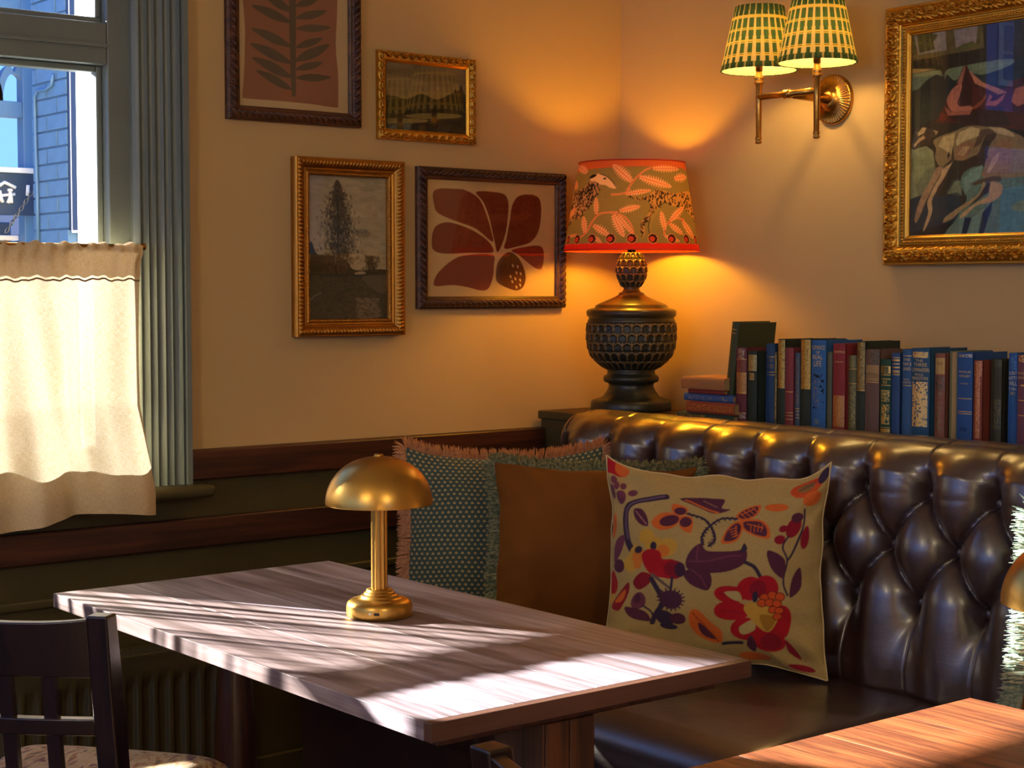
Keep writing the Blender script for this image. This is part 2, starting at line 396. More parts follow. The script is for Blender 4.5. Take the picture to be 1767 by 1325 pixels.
MB(OW).box(.332, 1.762, F1 - .012, F1 - .008, 2.022, 2.43).build('glass_pane', M['wglass'], wr)
MB(OW).box(1.792, 1.842, F1 + .002, YA + .21, .872, 2.47).build('reveal', M['white_reveal'], wr)
MB(OW).box(.268, .318, F1 + .002, YA + .21, .872, 2.47).build('reveal', M['white_reveal'], wr)

# ---- unseen second window added in this wall for sky sheen on the leather
w2 = empty('added_window', (-.95, YA, WZ0)); struct(w2); OW = (-.95, YA, WZ0)
for x0, x1, z0, z1, nm in ((-1.75, -1.69, .872, 2.47, 'stile'), (-.21, -.15, .872, 2.47, 'stile'), (-1.69, -.21, .872, .97, 'bottom_rail'), (-1.69, -.21, 1.905, 2.005, 'transom_rail'), (-1.69, -.21, 2.43, 2.47, 'top_rail'), (-.97, -.93, .97, 1.905, 'mullion')):
    MB(OW).box(x0, x1, F0, F1, z0, z1).build(nm, M['frame_paint'], w2, bevel=.004)
MB(OW).box(-1.8, -.1, YA - .085, YA + .04, .842, .872).build('window_sill', M['olive'], w2, bevel=.012, seg=4)
MB(OW).box(-1.69, -.21, F1 - .012, F1 - .008, .97, 1.905).build('glass_pane', M['wglass'], w2)
MB(OW).box(-1.69, -.21, F1 - .012, F1 - .008, 2.005, 2.43).build('glass_pane', M['wglass'], w2)
# ---- dado: olive boarding, two stained rails, skirting
struct(MB().box(XL, WX1 + .02, YA - .012, YA, 0, .842).box(WX1 + .02, 3.137, YA - .012, YA, 0, .956).build('trim_1', M['olive']))
struct(MB().box(1.979, 3.137, YA - .034, YA - .011, .880, .956).build('trim_2', M['rail'], bevel=.006))
struct(MB().box(XL, 3.137, YA - .034, YA - .011, .708, .785).build('trim_3', M['rail'], bevel=.006))
struct(MB().box(XL, 3.137, YA - .026, YA - .011, .600, .622).build('trim_4', M['olive'], bevel=.005))
struct(MB().box(XL, 2.95, YA - .03, YA - .011, 0, .14).build('baseboard_left', M['olive'], bevel=.006))

# ---- corner ledge behind the banquette
lo = empty('wall_ledge', (3.3, 2.0, 0)); O = (3.3, 2.0, 0)
tag(lo, 'olive painted boxed ledge running along the wall behind the banquette', 'ledge')
MB(O).box(3.137, 3.157, .2, YA - .013, 0, .982).build('front_panel', M['olive'], lo)
MB(O).box(3.157, XB - .002, .2, .22, 0, .982).build('side_panel', M['olive'], lo)
MB(O).box(3.122, XB - .001, .2, YA - .013, .982, 1.006).build('ledge_top', M['olive'], lo, bevel=.004)

# ------------------------------------------------------------------ outside
n = NT('street'); M['street'] = n.fin(n.pbr(c=n.mix(n.n('TexNoise', {'Vector': n.coords(), 'Scale': 3.0, 'Detail': 8.0}).outputs[0], lin((95, 95, 98)), lin((130, 128, 125))), r=.9))
tag(MB().box(-40, 40, 4.05, 60, -.25, -.15).build('street_ground', M['street']), kind='structure')
M['bluebrick'] = paint('glare_tinted_brick', (98, 140, 172), r=.6, var=.2, sc=12, bump=.5)  # bluish glare and cool light put into the brick and mortar colour
M['bluemortar'] = paint('glare_tinted_mortar', (84, 124, 156), r=.8, var=.15, sc=20)
M['bluewood'] = paint('blue_painted_wood', (86, 128, 166), r=.45, var=.1)
M['darkblue'] = paint('dark_blue_board', (40, 66, 98), r=.4, var=.1)
pw = empty('brick_pier', (3.5, 7.4, -.15)); O = (3.5, 7.4, -.15)
tag(pw, 'brick wall end tinted blue for glare, seen through the window', 'brick wall')
PX, PY0, PY1 = 3.15, 7.17, 7.56
MB(O).box(PX + .008, 4.2, PY0 + .008, PY1, -.15, 3.6).build('mortar_core', M['bluemortar'], pw)
bmesh_ = {}
def brick(cx, cy, cz, lx, ly):
    key = (round(lx, 3), round(ly, 3))
    if key not in bmesh_:
        o = MB().box(-lx / 2, lx / 2, -ly / 2, ly / 2, -.0325, .0325).build('brick', M['bluebrick'], pw); bmesh_[key] = o.data
        md = None
        for mm in list(o.modifiers): o.modifiers.remove(mm)
    else:
        o = bpy.data.objects.new('brick', bmesh_[key]); COL.objects.link(o); o.parent = pw
    o.location = (cx - O[0] + random.uniform(-.0015, .0015), cy - O[1], cz - O[2])
z = 1.15; k = 0
while z < 2.75:
    y = PY0; lens = (.215, .1625) if k % 2 else (.1025, .215, .05)
    for L in lens:
        if y + L > PY1 + .01: break
        brick(PX + .02, y + L / 2, z, .04, L - .004 + .0); y += L + .01
    x = PX + .0415 + .01
    z += .075; k += 1
# pilaster board with pale edge on the front of the pier
MB(O).box(PX + .004, PX + .36, PY0 - .03, PY0 + .006, 1.63, 3.4).build('front_board', M['darkblue'], pw)
MB(O).box(PX + .002, PX + .006, PY0 - .034, PY0 - .030, 1.63, 3.4).build('board_edge', M['white'], pw)
MB(O).box(PX + .002, PX + .2, PY0 - .034, PY0 - .030, 1.618, 1.63).build('board_edge', M['white'], pw)
pts = [at(p[0] / 3.895, 100 + p[1] / 3.895, 0, PX - .012) - np.array([.0, 0, 0]) for p in ((355, 110), (345, 180), (310, 210), (250, 220), (230, 260), (235, 420), (240, 640), (250, 900), (255, 1260))]
MB(O).tube([tuple(p) for p in pts], .008, 8).build('cable', M['bluewood'], pw, smooth=True)

pc = empty('porch_screen', (3.1, 7.8, -.15)); O = (3.1, 7.8, -.15)
tag(pc, 'blue timber porch screen with pointed arch beyond the window', 'porch screen')
MB(O).box(3.19, 3.262, 7.76, 7.84, -.15, 2.9).build('post', M['bluewood'], pc, bevel=.005)
MB(O).box(2.2, 2.27, 7.76, 7.84, -.15, 2.9).build('post', M['bluewood'], pc, bevel=.005)
MB(O).box(2.27, 3.19, 7.765, 7.835, 2.185, 2.26).build('cross_beam', M['bluewood'], pc, bevel=.004)
MB(O).box(1.2, 3.08, 8.5, 8.55, -.15, 3.6).build('rear_panel', M['bluewood'], pc)  # unseen panel added to keep sun off the brick pier
MB(O).box(2.2, 3.262, 7.765, 7.835, 2.50, 2.9).build('top_beam', M['bluewood'], pc, bevel=.004)
def arch(cx, hw, z0, hgt):
    m = MB(O); N = 10; w_ = .032
    for sgn in (-1, 1):
        pin = []; po = []
        for i in range(N + 1):
            t = i / N; xx = hw * (1 - t ** 1.7); zz = z0 + hgt * math.sin(t * PI / 2)
            pin.append((cx + sgn * xx, zz)); po.append((cx + sgn * (xx + w_ * (1 - .4 * t)), zz + w_ * t * 1.2))
        for i in range(N):
            q = [pin[i], po[i], po[i + 1], pin[i + 1]]; m.prism(q if sgn > 0 else q[::-1], 7.775, 7.825)
    return m
for cx in (3.155, 3.01, 2.865): arch(cx, .058, 2.26, .135).build('arch_bracket', M['bluewood'], pc)
sg = empty('street_sign_board', (3.1, 7.72, 1.7)); O = (3.1, 7.72, 1.7)
tag(sg, 'blue shop sign board with white rounded emblem beyond the window', 'sign')
MB(O).box(2.5, 3.25, 7.70, 7.74, 1.715, 1.915).build('board', M['darkblue'], sg, bevel=.004)
MB(O).box(2.5, 3.25, 7.68, 7.74, 1.915, 1.94).build('board_cornice', M['white'], sg, bevel=.003)
def T6(x, y, Y=7.695): return tuple(at(x / 3.895, 100 + y / 3.895, 1, Y))
for path, r in (([(-40, 880), (30, 835), (105, 872)], 14), ([(10, 935), (10, 925), (100, 915)], 12), ([(68, 895), (66, 940), (52, 975)], 13), ([(68, 890), (76, 940), (78, 975)], 13),
                ([(-2, 890), (-4, 940), (-10, 970)], 13), ([(-2, 890), (8, 940), (20, 970)], 13), ([(188, 855), (184, 925)], 14)):
    MB(O).tube([T6(*p) for p in path], r / 3.895 / 410, 8).build('emblem', M['white'], sg, smooth=True)
MB(O).lathe([(0, -.008), (.013, -.006), (.013, .006), (0, .008)], 12, T6(68, 888)).build('emblem', M['white'], sg, smooth=True)
ch = empty('hanging_chain', T6(100, 1030, 7.60)); O = T6(100, 1030, 7.60)
tag(ch, 'slanting dark chain in front of the blue sign outside', 'chain')
a, b = Vector(T6(215, 900, 7.60)), Vector(T6(40, 1170, 7.60)); NL = 11
for i in range(NL):
    c = a.lerp(b, (i + .5) / NL); d = (b - a).normalized(); s_ = Vector((0, 1, 0)) if i % 2 else d.cross(Vector((0, 1, 0))).normalized()
    L = (b - a).length / NL * .72
    MB(O).tube([c + d * (L * math.cos(t)) + s_ * (L * .5 * math.sin(t)) for t in [2 * PI * j / 10 for j in range(11)]], .0028, 5, cap=False).build('link', M['steel'], ch, smooth=True)
pl = empty('planter_box', (3.0, 7.9, 1.4)); O = (3.0, 7.9, 1.4)
tag(pl, 'dark blue boxed stall beneath the sign outside the window', 'stall')
MB(O).box(2.4, 3.18, 7.9, 8.3, -.15, 1.69).build('body', M['darkblue'], pl, bevel=.01)
MB(O).box(2.36, 3.2, 7.86, 8.34, 1.60, 1.625).build('lid', M['white'], pl, bevel=.005)
M['slate'] = paint('far_house_wall', (88, 118, 150), r=.7, var=.15)
M['roof'] = paint('far_roof', (58, 66, 84), r=.7, var=.2)
fb = empty('far_house', (8, 22, -.15)); O = (8, 22, -.15)
tag(fb, 'distant low house roofline under the sky beyond the porch', 'house')
MB(O).box(3, 14, 22, 27, -.15, 2.1).build('wall', M['slate'], fb)
m = MB(O); m.add([(2.8, 21.8, 2.1), (14.2, 21.8, 2.1), (14.2, 27, 2.1), (2.8, 27, 2.1), (2.8, 24.4, 3.0), (14.2, 24.4, 3.0)], [(0, 1, 5, 4), (2, 3, 4, 5), (0, 4, 3), (1, 2, 5), (0, 3, 2, 1)]); m.build('roof', M['roof'], fb)
for i in range(4): MB(O).box(4.2 + i * 2.3, 5.2 + i * 2.3, 21.97, 22.02, .7, 1.7).build('window', M['wglass'], fb)
# shop across the street, seen mirrored in the glass of the big painting
sh = empty('street_shop', (-13, 14, -.15)); O = (-13, 14, -.15)
M['shopblue'] = paint('shop_front_paint', (70, 130, 190), r=.5)
M['teal'] = paint('shop_teal', (30, 150, 165), r=.5)
tag(sh, 'blue and teal shop across the street mirrored in the large dog painting', 'shop')
MB(O).box(-17, -10, 14, 18, -.15, 8).build('front_wall', M['shopblue'], sh)
MB(O).box(-16.8, -10.9, 13.9, 13.99, 2.99, 3.38).build('fascia', M['shopblue'], sh)
m = MB(O); put_text(m, 'BAC', -11.70, -11.19, 3.06, 3.30, 13.88); m.build('sign_lettering', M['white'], sh)
MB(O).box(-16.8, -10.9, 13.6, 13.99, 2.87, 2.985).build('awning_band', M['teal'], sh)
MB(O).box(-16.8, -10.9, 13.93, 13.99, .9, 2.86).build('shop_window', M['darkblue'], sh)
m = MB(O); put_text(m, 'AILS', -11.75, -11.35, 2.69, 2.83, 13.91); m.build('window_lettering', M['white'], sh)
MB(O).box(-12.4, -11.16, 13.94, 13.99, 4.02, 5.6).build('sash_window', M['white'], sh)
for i in range(3):
    for j in range(4): MB(O).box(-12.32 + i * .39, -11.98 + i * .39, 13.90, 13.945, 4.10 + j * .37, 4.42 + j * .37).build('window_pane', M['shopblue'], sh)
# unseen canopy added to block sun entering the left part of the window
cp = empty('sun_block_canopy', (.0, 4.02, 2.06)); O = (.0, 4.02, 2.06); tag(cp, 'unseen canopy added outside to block sun at the left half of the window', 'canopy')
MB(O).box(-.7, .74, 4.021, 4.45, 2.105, 2.16).build('sun_block_slab', M['darkblue'], cp, bevel=.008)
MB(O).box(-.7, .74, 4.452, 4.50, 2.105, 2.95).build('sun_block_fascia', M['darkblue'], cp, bevel=.008)
for x in (-.6, .64): MB(O).tube([(x, 4.022, 2.45), (x, 4.45, 2.13)], .008, 8).build('stay', M['steel'], cp, smooth=True)
# unseen post sign added in line with the sun: shades the right half of the upper light
hb = empty('sun_block_sign', (-3.72, 13.8, -.15)); O = (-3.72, 13.8, -.15)
tag(hb, 'unseen board added on a tall pole across the street to block sun', 'sun blocker')
MB(O).box(-4.02, -3.415, 13.78, 13.84, 5.76, 6.47).build('board', M['darkblue'], hb, bevel=.01)
MB(O).tube([(-3.72, 13.88, -.15), (-3.72, 13.88, 6.4)], [.06, .035], 10).build('post', M['steel'], hb, smooth=True)
MB(O).lathe([(.12, 0), (.12, .25), (.07, .32)], 16, (-3.72, 13.88, -.15)).build('post_base', M['steel'], hb, smooth=True)

# ------------------------------------------------------------------ cafe curtain
def curtain_mat(name, stripes):
    n = NT(name); tc = n.n('TexCoord'); uv = n.n('UVMap').outputs[0]
    sp = n.n('SeparateXYZ', {0: uv}); 
    wx = n.n('TexNoise', {'Vector': n.n('Mapping', {0: uv, 'Scale': (900, 60, 1)}).outputs[0], 'Scale': 1.0, 'Detail': 2.0}).outputs[0]
    wy = n.n('TexNoise', {'Vector': n.n('Mapping', {0: uv, 'Scale': (60, 900, 1)}).outputs[0], 'Scale': 1.0, 'Detail': 2.0}).outputs[0]
    wv = n.math('ADD', wx, wy)
    col = n.ramp(n.math('MULTIPLY', wv, .5), [(.3, lin((196, 164, 112))), (.7, lin((236, 214, 172)))])
    tcol = n.ramp(n.math('MULTIPLY', wv, .5), [(.36, lin((196, 166, 116))), (.62, lin((250, 240, 216)))])
    sh = n.n('MixShader', {0: .10, 1: n.n('BsdfDiffuse', {'Color': col}).outputs[0], 2: n.n('BsdfTranslucent', {'Color': tcol}).outputs[0]}).outputs[0]
    if stripes:
        a = n.n('TexNoise', {'Vector': n.n('Mapping', {0: uv, 'Scale': (26, .35, 1)}).outputs[0], 'Scale': 1.0, 'Detail': 2.0, 'Roughness': .6}).outputs[0]
        f = n.ramp(a, [(.42, (0, 0, 0)), (.52, (.75,) * 3)])
    else: f = .04
    return n.fin(n.n('MixShader', {0: f, 1: sh, 2: n.n('BsdfTransparent', {'Color': (1, .9, .78)}).outputs[0]}).outputs[0])
M['curtain'] = curtain_mat('linen_curtain', False); M['curtain_open'] = curtain_mat('loose_weave_linen', True)
def curtain(x0, x1, mat, label, seed, rodz=1.462, hem=.81):
    nu, nv = 160, 90
    u = np.linspace(0, 1, nu)[:, None]; v = np.linspace(0, 1, nv)[None, :]       # v 0 top .. 1 hem
    zt = rodz + .010 + .005 * np.sin(u * 37 + seed) * np.sin(u * 91); zb = hem + .012 * np.sin(u * 9 + seed) + .012 * u
    z = zt + (zb - zt) * v
    x = x0 + (x1 - x0) * u + .006 * np.sin(v * 5 + u * 9)
    amp = .006 + .022 * np.clip(v * 1.6 - .12, 0, 1)
    fold = 1.5 * np.sin(u * 2 * PI * 3.2 + seed + v * 1.3) * .7 + .8 * np.exp(-((u - .62 - .16 * v) / .035) ** 2) - .8 * np.exp(-((u - .55 - .16 * v) / .04) ** 2) + .5 * np.sin(u * 2 * PI * 7.3 + 2 * seed - v * .8) * (1 - .5 * v)
    pucker = .004 * np.sin(u * 2 * PI * 19) * np.exp(-((v - .06) / .06) ** 2)
    y = YA - .062 - amp * fold * .7 - pucker - .012 * np.exp(-((v - .03) / .025) ** 2) + 0 * z
    y = y - .068 * np.clip((v - .60) * 3.2, 0, 1)
    P = np.stack([x + 0 * v, y, z], -1)
    uv = np.stack([u + 0 * v, v + 0 * u], -1)
    r = empty('cafe_curtain', (x0, YA - .06, hem)); tag(r, label, 'curtain')
    Pl = P - np.array([x0, YA - .06, hem])
    cc = gridmesh('curtain_cloth', Pl, mat, r, uv=uv)
    hj = slice(0, 12); Ph = Pl[:, hj].copy(); Ph[..., 1] -= .004
    gridmesh('rod_pocket', Ph, M['curtain'], r, uv=uv[:, hj])
    sj = 12; seam = [tuple(Pl[i, sj] + np.array([0, -.006, 0])) for i in range(0, nu, 2)]
    MB().tube(seam, .0022, 5).build('stitched_seam', M['hemcloth'], cc, smooth=True)
    return r
M['hemcloth'] = cloth('linen_seam', (140, 104, 60))
curtain(1.165, 1.828, M['curtain'], 'cream linen cafe curtain panel glowing in the window', 1.0)
curtain(.29, 1.15, M['curtain_open'], 'loose woven linen curtain panel at the far end of the rod', 2.3)
rd = empty('curtain_rod', (1.05, YA - .06, 1.46)); O = (1.05, YA - .06, 1.46)
tag(rd, 'thin brass curtain rod across the window with a small bracket', 'curtain rod')
MB(O).tube([(.27, YA - .062, 1.465), (1.838, YA - .062, 1.465)], .006, 10).build('rod', M['abrass'], rd, smooth=True)
for x in (1.834, .276):
    MB(O).tube([(x, YA - .062, 1.465), (x, YA - .004, 1.465)], .005, 8).build('bracket_arm', M['abrass'], rd, smooth=True)
    MB(O).box(x - .011, x + .011, YA - .012, YA - .004, 1.452, 1.478).build('bracket_plate', M['abrass'], rd, bevel=.002)
    MB(O).lathe([(0, -.010), (.009, -.007), (.010, 0), (.009, .007), (0, .010)], 12, (x, YA - .066, 1.465)).build('finial', M['abrass'], rd, smooth=True)

# ------------------------------------------------------------------ tufted banquette
n = NT('brown_leather'); co = n.coords()
n1 = n.n('TexNoise', {'Vector': co, 'Scale': 7.0, 'Detail': 4.0}).outputs[0]
cr = n.n('TexNoise', {'Vector': n.coords((30, 30, 120)), 'Scale': 1.0, 'Detail': 4.0, 'Roughness': .6, 'Distortion': .6}).outputs[0]
vo = n.n('TexVoronoi', {'Vector': co, 'Scale': 420.0}).outputs[0]
h = n.math('ADD', n.math('MULTIPLY', cr, 1.0), n.math('MULTIPLY', vo, .18))
M['leather'] = n.fin(n.pbr(c=n.mix(n1, lin((44, 23, 20)), lin((62, 36, 31))), r=n.math('MULTIPLY_ADD', cr, .16, .32), nor=n.bump(h, .16, .004), spec=.9, coat=.9, cr=.27, ci=1.75))
so_ = empty('leather_banquette', (2.6, 1.9, 0)); O = np.array((2.6, 1.9, 0))
tag(so_, 'dark brown leather banquette with deep button tufted back along the wall', 'banquette')
SY0, SY1 = .25, 3.475
prof = np.array([(2.905, .455), (2.895, .56), (2.902, .65), (2.915, .75), (2.928, .85), (2.943, .930), (2.958, .972), (2.985, 1.004), (3.03, 1.020), (3.075, 1.014), (3.108, .990), (3.12, .94)])
tt = np.linspace(0, 1, len(prof)); seg = np.r_[0, np.cumsum(np.hypot(*np.diff(prof, axis=0).T))]
NS = 200; S = np.linspace(0, seg[-1], NS)
def cub(S, seg, a):        # smoothed interpolation
    v = np.interp(S, seg, a); k = np.hanning(15); k /= k.sum(); vp = np.pad(v, 7, mode='reflect', reflect_type='odd'); return np.convolve(vp, k, 'valid')
px_, pz_ = cub(S, seg, prof[:, 0]), cub(S, seg, prof[:, 1])
tx, tz = np.gradient(px_), np.gradient(pz_); L_ = np.hypot(tx, tz); nx_, nz_ = -tz / L_, tx / L_
s1 = np.interp(.917, pz_[:150], S[:150]); s3 = np.interp(.689, pz_[:150], S[:150]); row = (s1 - s3) / 2
NY = 900; Y = np.linspace(SY0, SY1, NY)[:, None]; SS = S[None, :]
p = (Y - 2.238) / .171; q = (SS - s1) / (2 * row); q = np.where(q > 0, 0, np.where(q < -1, -1, q))
t_ = np.sqrt(np.abs(np.sin(PI * (p + q)) * np.sin(PI * (p - q))) + 1e-9)
# distance to the nearest button
def bdist(py, rs): dy = (py - np.round(py)) * .171; return np.hypot(dy, SS - rs)
rb = np.minimum(np.minimum(bdist(p, s1), bdist(p, s3)), bdist(p - .5, s1 - row))
m_ = .42 * (1 - np.exp(-(rb / .045) ** 2)) + .52 * np.clip((SS - s1 - .005) / .085, 0, 1) + .40 * np.clip((s3 - SS - .02) / .12, 0, 1)
bul = t_ ** .6
hgt = np.where(bul > m_, bul, m_ + 0 * bul); hgt = np.log(np.exp(9 * bul) + np.exp(9 * np.minimum(m_, .93))) / 9
hgt = np.clip(hgt, 0, 1.08) - .34 * np.exp(-(rb / .020) ** 2)
crease = np.exp(-np.abs(np.sin(PI * p)) * 22) * ((SS > s1) | (SS < s3))
A_ = .074 * np.ones_like(SS); A_ = A_ * np.clip((SS[0, -1] - SS) / .05, 0.2, 1) * np.clip(.55 + SS / .12, 0, 1)
ang = 2 * PI * RNG.random(); rad = np.arctan2(SS - s1, (p - np.round(p)) * .171)
wr_ = .0005 * np.sin(rad * 17) * np.exp(-(bdist(p, s1) / .06) ** 2) * (1 - np.exp(-(bdist(p, s1) / .02) ** 2))
A_ = A_ * (1 - .78 * np.clip((SS - s1 - .03) / .09, 0, 1))
H = A_ * hgt - .005 * crease + wr_
ed = np.clip((SY1 - Y) / .05, 0, 1); H = H * (1 - (1 - ed) ** 3)
px_ = px_ + .014 * np.clip((s1 + .05 - S) / .06, 0, 1)
P = np.stack([px_[None] + nx_[None] * H, Y + 0 * SS, pz_[None] + nz_[None] * H], -1)
tb_ = gridmesh('tufted_back', P - O, M['leather'], so_)
bm_ = None
for k in range(-12, 8):
    for j, sr in enumerate((s1, s1 - row, s3)):
        yb = 2.238 + (k + (.5 if j == 1 else 0)) * .171
        if yb < SY0 + .04 or yb > SY1 - .06: continue
        i = int(np.argmin(abs(S - sr))); c = np.array([px_[i] - .002, yb, pz_[i]])
        if bm_ is None:
            b = MB().lathe([(0, .009), (.006, .0085), (.010, .006), (.011, .002), (.010, -.004)], 14).build('button', M['leather'], tb_, smooth=True); bm_ = b.data
        else: b = bpy.data.objects.new('button', bm_); COL.objects.link(b); b.parent = tb_
        b.location = c - O; b.rotation_euler = Vector((-1, 0, .12)).to_track_quat('Z', 'Y').to_euler()
MB(O).box(2.955, 3.12, SY1 - .004, SY1 + .012, .45, .965).build('back_end_panel', M['leather'], so_, bevel=.006)
MB(O).box(2.93, 3.121, SY0, SY1, .12, .46).build('back_frame', M['leather'], so_)
sp = np.array([(2.95, .478), (2.88, .492), (2.70, .503), (2.50, .505), (2.36, .500), (2.28, .486), (2.23, .455), (2.212, .41), (2.215, .36), (2.235, .325), (2.25, .31)])
sg_ = np.r_[0, np.cumsum(np.hypot(*np.diff(sp, axis=0).T))]; S2 = np.linspace(0, sg_[-1], 90); qx, qz = cub(S2, sg_, sp[:, 0]), cub(S2, sg_, sp[:, 1])
gx, gz = np.gradient(qx), np.gradient(qz); gl = np.hypot(gx, gz); mx, mz = gz / gl, -gx / gl
SE1 = 3.72
cuts = [SE1, 2.93, 2.125, 1.33, SY0]
for a, b in zip(cuts[1:], cuts[:-1]):
    Y2 = np.linspace(a + .0015, b - .0015, 110)[:, None]; d = np.minimum(Y2 - a, b - Y2)
    hh = -.016 * np.exp(-(d / .012)) + .004 * np.sin((Y2 - a) / (b - a) * PI) + .0025 * (vnoise(Y2 * 6 + 3, S2[None] * 7 + 1, 5) - .5)
    PP = np.stack([qx[None] + mx[None] * hh, Y2 + 0 * S2[None], qz[None] + mz[None] * hh], -1)
    gridmesh('seat_section', PP - O, M['leather'], so_)
MB(O).box(2.26, 2.95, SY0, SE1, .09, .45).build('plinth', M['leather'], so_, bevel=.006)

# ------------------------------------------------------------------ tables
def planked_top(parent, x0, x1, y0, y1, z0, z1, nn, mat, off, gap=.0002):
    wv = (x1 - x0) / nn
    for i in range(nn): MB(off).box(x0 + i * wv + (gap if i else 0), x0 + (i + 1) * wv - (gap if i < nn - 1 else 0), y0, y1, z0, z1).build('plank', mat, parent, bevel=.0007, seg=1)
t1 = empty('dining_table', (1.68, 2.53, 0)); O = (1.68, 2.53, 0)
tag(t1, 'long dark brown plank table in front of the banquette, brass lamp on it', 'table')
planked_top(t1, 1.356, 2.008, 1.903, 3.185, .722, .750, 4, M['table'], O)
MB(O).box(1.356, 2.008, 1.885, 1.9028, .722, .750).build('end_lipping', M['lipping'], t1, bevel=.0015)
MB(O).box(1.40, 1.97, 1.93, 3.14, .700, .722).build('top_batten', M['table_edge'], t1, bevel=.003)
pp = empty('tmp'); bpy.data.objects.remove(pp)
MB(O).box(1.6035, 1.6515, 1.929, 2.05, .03, .700).build('post_board', M['post'], t1, bevel=.003)
MB(O).box(1.652, 1.702, 1.928, 2.05, .03, .700).build('post_board', M['post'], t1, bevel=.003)
MB(O).box(1.5985, 1.603, 1.931, 2.05, .03, .700).build('post_board', M['post'], t1, bevel=.001)
lp = [(.058, .03), (.058, .06), (.045, .075), (.040, .10), (.042, .14), (.046, .30), (.043, .45), (.036, .56), (.033, .60), (.034, .615), (.044, .625), (.047, .64), (.046, .655), (.040, .665), (.040, .70)]
MB(O).lathe(lp, 36, (1.68, 3.03, 0)).build('turned_leg', M['turned'], t1, smooth=True)
for y in (1.99, 3.03): MB(O).box(1.42, 1.94, y - .045, y + .045, 0, .032).build('foot', M['turned'], t1, bevel=.006)
t2 = empty('oak_table', (1.745, .86, 0)); O = (1.745, .86, 0)
tag(t2, 'orange brown oak table in the near right corner catching the sun', 'table')
planked_top(t2, 1.415, 2.078, .21, 1.506, .716, .750, 4, M['table2'], O)
MB(O).box(1.46, 2.03, .26, 1.46, .700, .716).build('top_batten', M['table2'], t2, bevel=.003)
for y in (.36, 1.34):
    MB(O).lathe(lp, 36, (1.745, y, 0)).build('turned_leg', M['turned'], t2, smooth=True)
    MB(O).box(1.49, 2.0, y - .045, y + .045, 0, .032).build('foot', M['turned'], t2, bevel=.006)

# ------------------------------------------------------------------ cordless brass lamps
def brass_lamp(loc, label, rotz=0):
    r = empty('table_lamp', loc, (0, 0, rotz)); tag(r, label, 'lamp', 'cordless brass lamps on the tables')
    MB().lathe([(.060, 0), (.0615, .003), (.062, .008), (.062, .019), (.060, .026), (.054, .031), (.046, .0335), (.035, .035), (.035, .038), (.032, .0405), (.029, .041), (.029, .044), (.026, .046), (.0245, .047), (.0245, .050), (.020, .052), (0, .052)], 64).build('base', M['brass'], r, smooth=True)
    MB().lathe([(.0598, 0), (.0598, -.002 + .0021), (.059, .0)], 32).build('base_ring', M['black'], r)
    MB().lathe([(.0155, .05), (.0155, .222)], 96, flute=lambda a: 1 - .09 * abs(math.sin(a * 6)) ** .6).build('fluted_stem', M['brass'], r)
    dome = []; R, Hh = .1005, .088
    for i in range(25):
        a = i / 24 * PI / 2; dome.append((R * math.cos(a) ** .92 if i < 24 else 0, .212 + Hh * math.sin(a)))
    inner = [(max(0, x - .0016), z - .0014) for x, z in dome][::-1]
    _m = MB().lathe([(.0989, .2112), (R, .2108)] + dome, 72); dm = _m.build('dome_shade', M['brass'], r, smooth=True)
    MB().lathe([(x, z) for x, z in inner], 72).build('shade_lining', M['brass'], dm, smooth=True)
    MB().lathe([(.0085, .2985), (.0085, .303), (.007, .3045), (0, .305)], 24).build('shade_knob', M['brass'], dm, smooth=True)
    a0 = -2.25
    def onb(a, z, hw, hh, name, mat):
        c = Vector((.0618 * math.cos(a), .0618 * math.sin(a), z)); nn = Vector((math.cos(a), math.sin(a), 0)); tt_ = Vector((-math.sin(a), math.cos(a), 0))
        MB().obox(c, tt_, nn, (0, 0, 1), hw, .0008, hh).build(name, mat, r, bevel=.0006)
    onb(a0, .0135, .0052, .0026, 'charging_port', M['black']); onb(a0 - .2, .0142, .0022, .0016, 'indicator', M['white'])
    return r
brass_lamp((1.741, 2.584, .7502), 'brushed brass mushroom lamp standing on the long dark table')
brass_lamp((1.874, 1.19, .7502), 'brass mushroom lamp cut by the right edge, on the oak table', .4)

